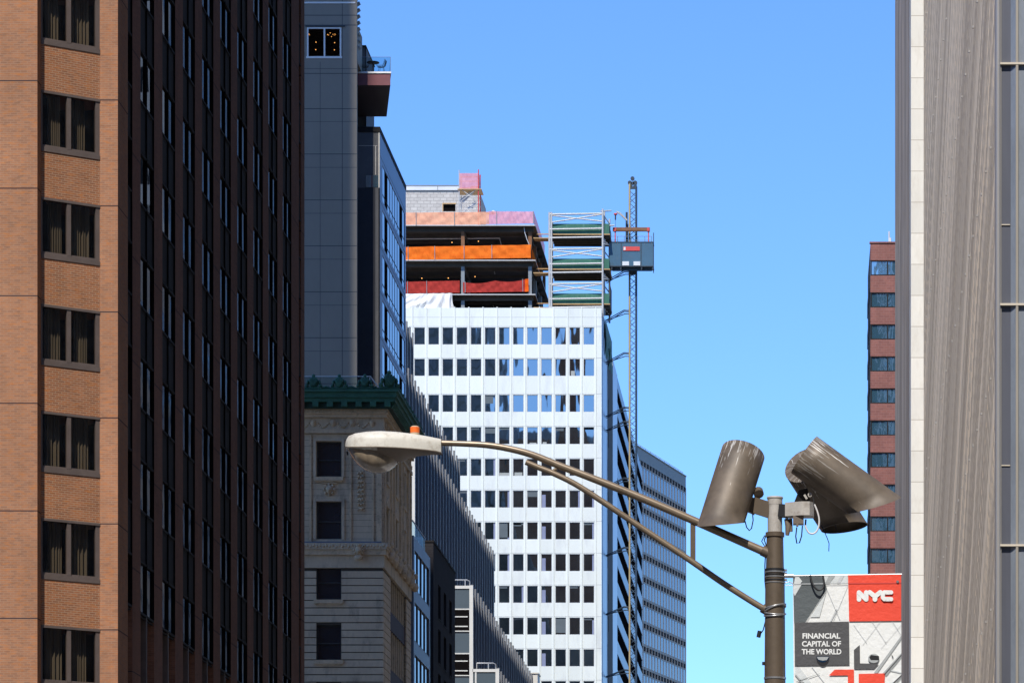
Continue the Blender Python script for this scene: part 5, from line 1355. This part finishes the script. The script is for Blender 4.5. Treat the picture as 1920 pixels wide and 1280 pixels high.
# ------------------------------------------------------------------ floodlights
def shroud(label, p0, ax, r, pl0, pl1, dropamt, cap0=True, cap_mat='shroud_bronze', u_off=0, where=lambda rv: 1.0, run=1.0):
    """cylinder about an axis, cut at both ends by planes (point, normal); bracketed at the back"""
    p0 = Vector(p0); ax = Vector(ax).normalized()
    u = ax.cross(Vector((0, 1, 0))).normalized(); v = ax.cross(u)
    o = thing('floodlight', label, 'floodlight', tuple(p0), 'shrouded floodlights on top of the lamp pole')
    m_ = MB(); m_.drop = []; n_ = 48; rings = []
    def hit(q, pl): return q + ax * ((Vector(pl[0]) - q).dot(pl[1]) / ax.dot(pl[1]))
    for rad, inner in ((r, 0), (r - .006, 1)):
        for st_ in range(7):
            ring = []
            for k in range(n_):
                a = 2 * math.pi * k / n_; q = p0 + (u * math.cos(a) + v * math.sin(a)) * rad
                e0, e1 = hit(q, pl0), hit(q, pl1); t = st_ / 6
                ring.append(e0 + (e1 - e0) * t); m_.drop.append((k / n_ + u_off, t * run, dropamt * (1 - inner) * where((q - p0).normalized())))
            rings.append(ring)
    vs = [p for rg_ in rings for p in rg_]; fs = []
    for w_i in range(2):
        for s_ in range(6):
            b_ = (w_i * 7 + s_) * n_
            for k in range(n_):
                f = (b_ + k, b_ + (k + 1) % n_, b_ + n_ + (k + 1) % n_, b_ + n_ + k); fs.append(f if w_i else tuple(reversed(f)))
    for e in (0, 6):
        for k in range(n_): fs.append((e * n_ + k, e * n_ + (k + 1) % n_, (7 + e) * n_ + (k + 1) % n_, (7 + e) * n_ + k))
    m_.add(vs, fs, 0, True)
    if cap0:
        m_.add([r0 + ax * .004 for r0 in rings[7]], [list(range(n_))], 0); m_.drop += [(k / n_ * 3 + u_off, .15, dropamt * .6) for k in range(n_)]
    m_.build('shroud', cap_mat, o)
    # lamp lens deep inside
    mid = [q + (Vector(rings[13][i]) - q) * .35 for i, q in enumerate([Vector(x) for x in rings[7]])]
    MB().add(mid, [list(range(n_))]).build('lens', 'dark_glass', o)
    return o
vdir = Vector((-.015, .983, .168)).normalized()
RS = 41.5 * YL / F
# left floodlight
up_a = (Vector((46, 0, 147)).normalized() * .90 + vdir * .44).normalized(); cL = L(1376, 905)
cutd = Vector((92, 0, 7)).normalized(); nL = vdir.cross(cutd).normalized()
topc = L(1397, 845, .10)
f1 = shroud('upright bronze floodlight with droppings on its rim, left of the pole top', cL, up_a, RS, (topc, up_a), (L(1357, 981.5), nL), 1.0, where=lambda rv: .45 + .55 * max(0, min(1, -rv.x * 1.6 - .3)))
# right floodlight (front)
axr = Vector((155, 0, -112)).normalized(); cR = L(1560, 890, -.12)
nE = axr.copy(); cut2 = (Vector((-96, 0, -30)).normalized()); nR = (vdir + Vector((0, 0, .10))).normalized().cross(cut2).normalized()
f2 = shroud('bronze floodlight lying on its side with its long tip pointing right', cR, axr, RS, (L(1508.5, 851.5, -.12), nE), (L(1640, 946, -.12), nR), 1.0, u_off=.37, where=lambda rv: max(.25, 1.25 * math.exp(-((rv.z - .52) / .22) ** 2)) if rv.y < 0 else .2, run=.75)
axb = (Vector((57, 0, -88)).normalized() * .72 + vdir * .69).normalized(); cB = L(1510, 873, .30)
nB = (vdir + Vector((0, 0, -.18))).normalized().cross(Vector((83, 0, 18)).normalized()).normalized()
f3 = shroud('bronze floodlight behind the tipped one, its round back plate turned to the street', cB, axb, RS, (L(1507, 872, .30), axb), (L(1578, 979, .62), nB), .7, u_off=.6)
# brackets
m_ = MB(); a = L(1412, 946, .04); b = L(1446, 957, .0); m_.bar(a, b, .09, .15); m_.tube([L(1421, 920, .02), L(1423, 926, -.02)], .05, 10); m_.bar(L(1405, 960, .05), L(1416, 935, .05), .10, .10)
m_.build('bracket', 'pole_bronze', f1)
m_ = MB(); m_.tube([L(1411, 962), L(1412, 975), L(1409, 990), L(1405, 994), L(1400, 988), L(1397, 976)], .006, 5, 0); m_.build('cable', 'black_rubber', f1)
m_ = MB(); m_.bar(L(1462, 957, -.03), L(1476, 958, -.05), .10, .12, 0); m_.build('knuckle', 'black_rubber', f2)
m_ = MB(); zt2, zb2 = PZ(944.5, YL), PZ(970, YL)
poly = [(PX(1472, YL), YL - .10), (PX(1503, YL), YL - .17), (PX(1518, YL), YL - .17), (PX(1526, YL), YL - .10), (PX(1526, YL), YL + .05), (PX(1472, YL), YL + .05)]
m_.prism(poly, zb2, zt2, 0); m_.build('housing', 'pole_cap', f2)
m_ = MB(); m_.add([L(1487, 946, -.05), L(1520, 946, -.05), L(1514, 915, -.08), L(1498, 918, -.08), L(1487, 946, .03), L(1520, 946, .03), L(1514, 915, .02), L(1498, 918, .02)], [(0, 1, 2, 3), (4, 7, 6, 5), (0, 4, 5, 1), (1, 5, 6, 2), (2, 6, 7, 3), (3, 7, 4, 0)], 0)
m_.build('bracket', 'bronze_dark', f2)
m_ = MB(); c = L(1518.5, 927, -.14); m_.lathe([(.012, 0), (.022, 0), (.022, .03), (.012, .03)], (0, 0, 0), 14) if False else m_.tube([c, c + Vector((0, .05, 0))], .021, 14); m_.tube([c - Vector((0, .004, 0)), c], .010, 10, 1); m_.bar(L(1508, 927, -.13), L(1513, 935, -.13), .02, .02)
m_.build('bolt', ['pole_cap', 'black_rubber'], f2)
m_ = MB(); m_.box(PX(1487, YL), PX(1507, YL), YL - .14, YL - .02, PZ(985, YL), PZ(970, YL)); m_.box(PX(1493, YL), PX(1497, YL), YL - .15, YL - .1, PZ(990, YL), PZ(985, YL)); m_.tube([L(1474, 972, -.05), L(1478, 985, -.05), L(1476, 1003, -.05)], [.02, .03, .018], 8); m_.tube([L(1482, 972, -.04), L(1483, 996, -.04)], .018, 6)
m_.build('junction_box', 'cobra_under', f3)
m_ = MB(); m_.tube([L(1494, 988, -.1), L(1492, 1005, -.1), L(1494, 1018, -.1), L(1499, 1017, -.1), L(1503, 1004, -.1), L(1504.5, 985, -.1)], .006, 6); m_.tube([L(1540, 984, .3), L(1551, 1008, .3), L(1554.5, 1018, .3), L(1554, 1033, .3)], .004, 4); m_.tube([L(1511, 973, -.1), L(1510, 985, -.1)], .008, 6); m_.tube([L(1566, 983, .4), L(1568, 992, .4), L(1571, 996, .4)], .003, 4)
m_.build('cable', 'black_rubber', f3)
m_ = MB(); m_.tube(smooth_path([L(1527, 945, -.16), L(1533, 960, -.16), L(1536, 975, -.16), L(1534, 990, -.16), L(1527, 999, -.16), L(1518, 999, -.16), L(1512, 991, -.16), L(1510, 984, -.16)]), .0085, 8, 0); m_.tube([L(1524, 932, -.15), L(1527, 945, -.16)], .005, 6, 1)
m_.build('cable', ['cable_white', 'black_rubber'], f2)

# ------------------------------------------------------------------ street banner
for nme, colr in (('banner_white', (.78, .79, .77)), ('banner_red', (.80, .075, .04)), ('banner_char', (.085, .085, .088)), ('banner_slate', (.10, .115, .12)), ('banner_grey', (.38, .40, .40)), ('banner_pale', (.62, .65, .65)), ('banner_line', (.55, .57, .58))):
    plain(nme, colr, .5, 0, .06, 2.5, spec=.4, bump=.25)
YN = YL - .02
bn = thing('street_banner', 'red, white and charcoal vinyl banner with city lettering hanging from the lamp pole', 'banner', P(1590, 1079, YN))
def W(x, y):  # banner drawing (zoomed crop 5.818x, origin 1480,1060) to wall coordinates
    px = 1480 + x / 5.818; py = 1060 + y / 5.818; return (PX(px, YN), PZ(py, YN))
cnt_l = [0]
def flat(poly, mat, layer, name='print'):
    y = YN - .0035 * layer; m_ = MB(); pts_ = [W(*p) for p in poly]
    m_.add([(x, y, z) for x, z in pts_], [list(range(len(pts_)))]); return m_.build(name, mat, cloth)
m_ = MB()
holes = [(364, 1022, 68, 36), (920, 1012, 62, 52)]
outline = [(38, 108), (640, 100), (1222, 92), (1222, 2700), (92, 2700)]
def half(cx, cy, rx, ry, up_, n=10):
    rng = [math.pi * k / n for k in range(n + 1)]
    return [(cx + rx * math.cos(t), cy + (-ry if up_ else ry) * math.sin(t)) for t in rng]
ys_ = YN + .004
a0, b0 = W(38, 108), W(1222, 2700)
# cloth as a slightly rippled sheet, drawn in strips
nx_, nz_ = 24, 40; vs = []
for j_ in range(nz_ + 1):
    for i in range(nx_ + 1):
        s_, t = i / nx_, j_ / nz_; x, z = W(38 + 20 * t * (1 - s_) + (1222 - 38) * s_, 108 - 16 * s_ + (2700 - 100) * t); vs.append((x, ys_ + .003 * math.sin(t * 9 + s_ * 4) * 0, z))
m_.add(vs, [((j_ + 1) * (nx_ + 1) + i, (j_ + 1) * (nx_ + 1) + i + 1, j_ * (nx_ + 1) + i + 1, j_ * (nx_ + 1) + i) for j_ in range(nz_) for i in range(nx_)])
m_.add([(v_[0], v_[1] + .004, v_[2]) for v_ in vs], [(j_ * (nx_ + 1) + i, j_ * (nx_ + 1) + i + 1, (j_ + 1) * (nx_ + 1) + i + 1, (j_ + 1) * (nx_ + 1) + i) for j_ in range(nz_) for i in range(nx_)])
cloth = m_.build('cloth', 'banner_white', bn)
flat([(40, 118), (372, 114), (412, 258), (175, 620), (52, 620)], 'banner_slate', 1)
flat([(44, 200), (138, 198), (60, 330), (46, 300)], 'banner_pale', 2)
flat([(50, 195), (64, 124), (104, 122), (140, 170), (120, 196)], 'banner_pale', 3)
flat([(375, 112), (636, 104), (638, 188), (386, 190)], 'banner_pale', 1)
flat([(430, 112), (500, 110), (440, 188), (392, 189)], 'banner_grey', 2)
flat([(560, 107), (600, 106), (556, 186), (520, 187)], 'banner_line', 2)
flat([(405, 268), (412, 262), (182, 616), (176, 618)], 'banner_white', 3)
flat([(398, 290), (406, 276), (330, 560), (230, 560)], 'banner_pale', 1)
for a, b, wd in (((412, 262), (552, 590), 3), ((640, 215), (480, 600), 2), ((520, 470), (450, 608), 9), ((900, 605), (1060, 850), 2.5), ((1000, 600), (800, 860), 2.5), ((700, 640), (850, 850), 2.5), ((1120, 600), (1222, 760), 2.5), ((1222, 640), (1000, 900), 2)):
    flat([(a[0] - wd, a[1]), (a[0] + wd, a[1]), (b[0] + wd, b[1]), (b[0] - wd, b[1])], 'banner_line', 1)
flat([(640, 101), (1220, 93), (1220, 600), (652, 606)], 'banner_red', 2)
flat([(640, 188), (1220, 184), (1220, 194), (640, 200)], 'sign_red', 3); flat([(44, 196), (638, 190), (638, 197), (44, 204)], 'banner_line', 3)
flat([(55, 620), (650, 608), (656, 1080), (60, 1088)], 'banner_char', 2)
# grey structure lines
flat([(1222, 760), (1222, 800), (960, 1170), (920, 1170)], 'banner_grey', 1); flat([(1222, 950), (1222, 1000), (1060, 1200), (1010, 1180)], 'banner_grey', 1); flat([(1222, 965), (1222, 980), (1040, 1190), (1030, 1185)], 'banner_char', 2)
flat([(1100, 1300), (1222, 1185), (1222, 1225), (1150, 1300)], 'banner_grey', 1); flat([(1222, 1190), (1222, 1205), (1120, 1300), (1105, 1300)], 'banner_char', 2)
flat([(1100, 1130), (1222, 1160), (1222, 1172), (1100, 1146)], 'banner_pale', 1); flat([(1110, 965), (1130, 985), (1138, 1010), (1126, 1008)], 'banner_char', 2)
flat([(62, 1110), (110, 1104), (330, 1400), (62, 1200)], 'banner_pale', 1); flat([(62, 1190), (75, 1186), (200, 1330), (180, 1340)], 'banner_grey', 2); flat([(70, 1262), (330, 1172), (332, 1178), (72, 1272)], 'banner_grey', 2)
flat([(240, 1100), (248, 1100), (430, 1330), (420, 1330)], 'banner_line', 1)
# emblem: arrows
flat([(704, 918), (768, 862), (770, 1064), (978, 1066), (926, 1122), (706, 1124)], 'banner_char', 2)
flat([(430, 1196), (494, 1132), (704, 1130), (706, 1400), (640, 1400), (638, 1194)], 'banner_red', 2)
flat([(756, 1178), (1044, 1172), (1030, 1400), (758, 1400)], 'banner_red', 2)
flat([(80, 1420), (620, 1420), (620, 1800), (80, 1800)], 'banner_char', 2); flat([(700, 1500), (1220, 1500), (1220, 2000), (700, 2000)], 'banner_red', 2)
# wind slits with their folded flaps
flat([(296, 990), (434, 988)] + half(365, 988, 68, 66, False)[1:-1], 'blue_glass', 3, 'wind_slit')
flat([(292, 992)] + [(365 - 72 * math.cos(t), 1000 + 96 * math.sin(t)) for t in [math.pi * k / 12 for k in range(13)]], 'black_rubber', 2.5, 'wind_slit')
flat([(300, 996), (430, 994), (408, 1028), (365, 1034), (318, 1024)], 'banner_grey', 3.5, 'flap')
flat([(920 + 62 * math.cos(t), 1010 + 50 * math.sin(t)) for t in [2 * math.pi * k / 20 for k in range(20)]], 'banner_grey', 3, 'wind_slit')
flat([(872, 1000), (890, 972), (978, 985), (978, 1030), (890, 1028)], 'black_rubber', 3.3, 'wind_slit')
# lettering
def words_(body, x, y, size, mat, layer, squeeze=1.0, bold=.0):
    cu = bpy.data.curves.new('lettering', 'FONT'); cu.body = body; cu.size = size; cu.offset = bold; cu.resolution_u = 3
    t_ = bpy.data.objects.new('lettering', cu); C.objects.link(t_); dg = bpy.context.evaluated_depsgraph_get()
    me = bpy.data.meshes.new_from_object(t_.evaluated_get(dg)); C.objects.unlink(t_); bpy.data.objects.remove(t_)
    w_m = max(v_.co.x for v_ in me.vertices) if len(me.vertices) else 1
    m_ = MB(); wx, wz_ = W(x, y); k = (squeeze * 1.0 / 5.818 * YN / F) / w_m
    m_.add([(wx + v_.co.x * k, YN - .0035 * layer, wz_ + v_.co.y * size * 0 + v_.co.y) for v_ in me.vertices], [list(p.vertices) for p in me.polygons])
    m_.build('lettering', mat, cloth)
capm = 58 / 5.818 * YN / F / .73          # font size giving the cap height
words_('FINANCIAL', 140, 792, capm, 'banner_white', 3, 416, .0022)
words_('CAPITAL OF', 136, 878, capm, 'banner_white', 3, 428, .0022)
words_('THE WORLD', 136, 964, capm, 'banner_white', 3, 432, .0022)
lay = [3.0]
def stroke(pts_, wd):
    for (a, b) in zip(pts_, pts_[1:]):
        a, b = Vector(a), Vector(b); t = (b - a).normalized(); q = Vector((-t.y, t.x)) * wd / 2; a_, b_ = a, b
        lay[0] += .12; flat([a_ - q, a_ + q, b_ + q, b_ - q], 'banner_white', lay[0], 'logo')
    for p in pts_:
        lay[0] += .12; flat([(p[0] + wd / 2 * math.cos(k * math.pi / 6), p[1] + wd / 2 * math.sin(k * math.pi / 6)) for k in range(12)], 'banner_white', lay[0], 'logo')
stroke([(760, 368), (760, 292)], 50); stroke([(760, 292), (838, 368)], 50); stroke([(838, 368), (838, 292)], 50)
stroke([(876, 290), (934, 336)], 50); stroke([(992, 290), (934, 336)], 50); stroke([(934, 336), (934, 368)], 52)
stroke([(1110, 292), (1034, 292), (1020, 310), (1020, 350), (1036, 366), (1110, 366)], 46)
# dark loop for a cable's shadow, banner arm
m_ = MB()
for zz in (1079,): m_.tube([P(1470, zz + .5, YN + .01), P(1691, zz - 2.6, YN + .01)], .012, 10)
m_.tube([P(1470, zz, YN + .01), P(1488, zz, YN + .01)], .02, 10); m_.build('banner_arm', 'steel_strap', bn)
m_ = MB(); m_.tube(smooth_path([P(1519, 1078, YN - .03), P(1522, 1090, YN - .04), P(1528, 1101, YN - .05), P(1536, 1106, YN - .05), P(1543, 1101, YN - .04), P(1545, 1090, YN - .03), P(1543, 1078, YN - .02)]), .009, 8); m_.build('cable', 'black_rubber', bn)  # cable shadow on the cloth, added as a solid dark loop
m_ = MB(); m_.tube([P(1472, 1092, YN), P(1480, 1090, YN), P(1488, 1094, YN)], .005, 5); m_.tube([P(1472, 1097, YN), P(1488, 1096, YN)], .004, 5); m_.lathe([(0, 0), (.014, .0), (.014, -.01)], (0, 0, 0), 8) if False else None
m_.tube([P(1683, 1089.5, YN - .02), P(1683, 1089.5, YN)], .013, 12); m_.build('fixing', 'steel_strap', bn)

# ------------------------------------------------------------------ blocks down the street behind, mirrored in the windows
def block(x0_, x1_, y0_, y1_, h, label, mat='city_dark'):
    o = thing('office_block', label, 'building', ((x0_ + x1_) / 2, (y0_ + y1_) / 2, 0))
    MB().box(x0_, x1_, y0_, y1_, 0, h).build('wall', mat, o)
    m_ = MB(); k = 0
    zz = 4
    while zz < h - 4: m_.box(x0_ - .1, x1_ + .1, y1_, y1_ + .15, zz, zz + 1.3); zz += 3.9
    m_.build('spandrel', 'office_spandrel', o)
    m_ = MB(); zz = 4
    while zz < h - 3:
        yy = y0_ + 1.2
        while yy < y1_ - 2: m_.box(x0_ - .02, x0_ + .1, yy, yy + 1.5, zz, zz + 2.0); yy += 3.1
        xx = x0_ + 1.2
        while xx < x1_ - 2: m_.box(xx, xx + 1.5, y0_ - .02, y0_ + .1, zz, zz + 2.0); xx += 3.1
        zz += 3.7
    m_.build('window_rows', 'dark_glass', o)
    return o
block(-140, -91, -240, -200, 255, 'tall dark block mirrored in the left windows of the white tower')
block(-88, -30, -250, -200, 192, 'lower dark block mirrored in the lower windows of the white tower')
block(-26, 60, -260, -205, 150, 'broad dark block closing the street behind')
block(9, 50, -60, 40, 85, 'tan stone block along the street before the ribbed metal building', 'city_masonry')
block(9, 50, 122, 205, 95, 'tan stone block standing beyond the ribbed metal building', 'city_masonry')
block(10.2, 50, 302, 392, 135, 'tall dark block on the right before the red brick tower')
block(9.5, 50, 212, 298, 66, 'lower tan stone block before the red brick tower', 'city_masonry')
block(-70, -21, -60, 60, 26, 'low dark block on the near left of the street')

for o in list(scene.objects):
    if '_o' in o: del o['_o']
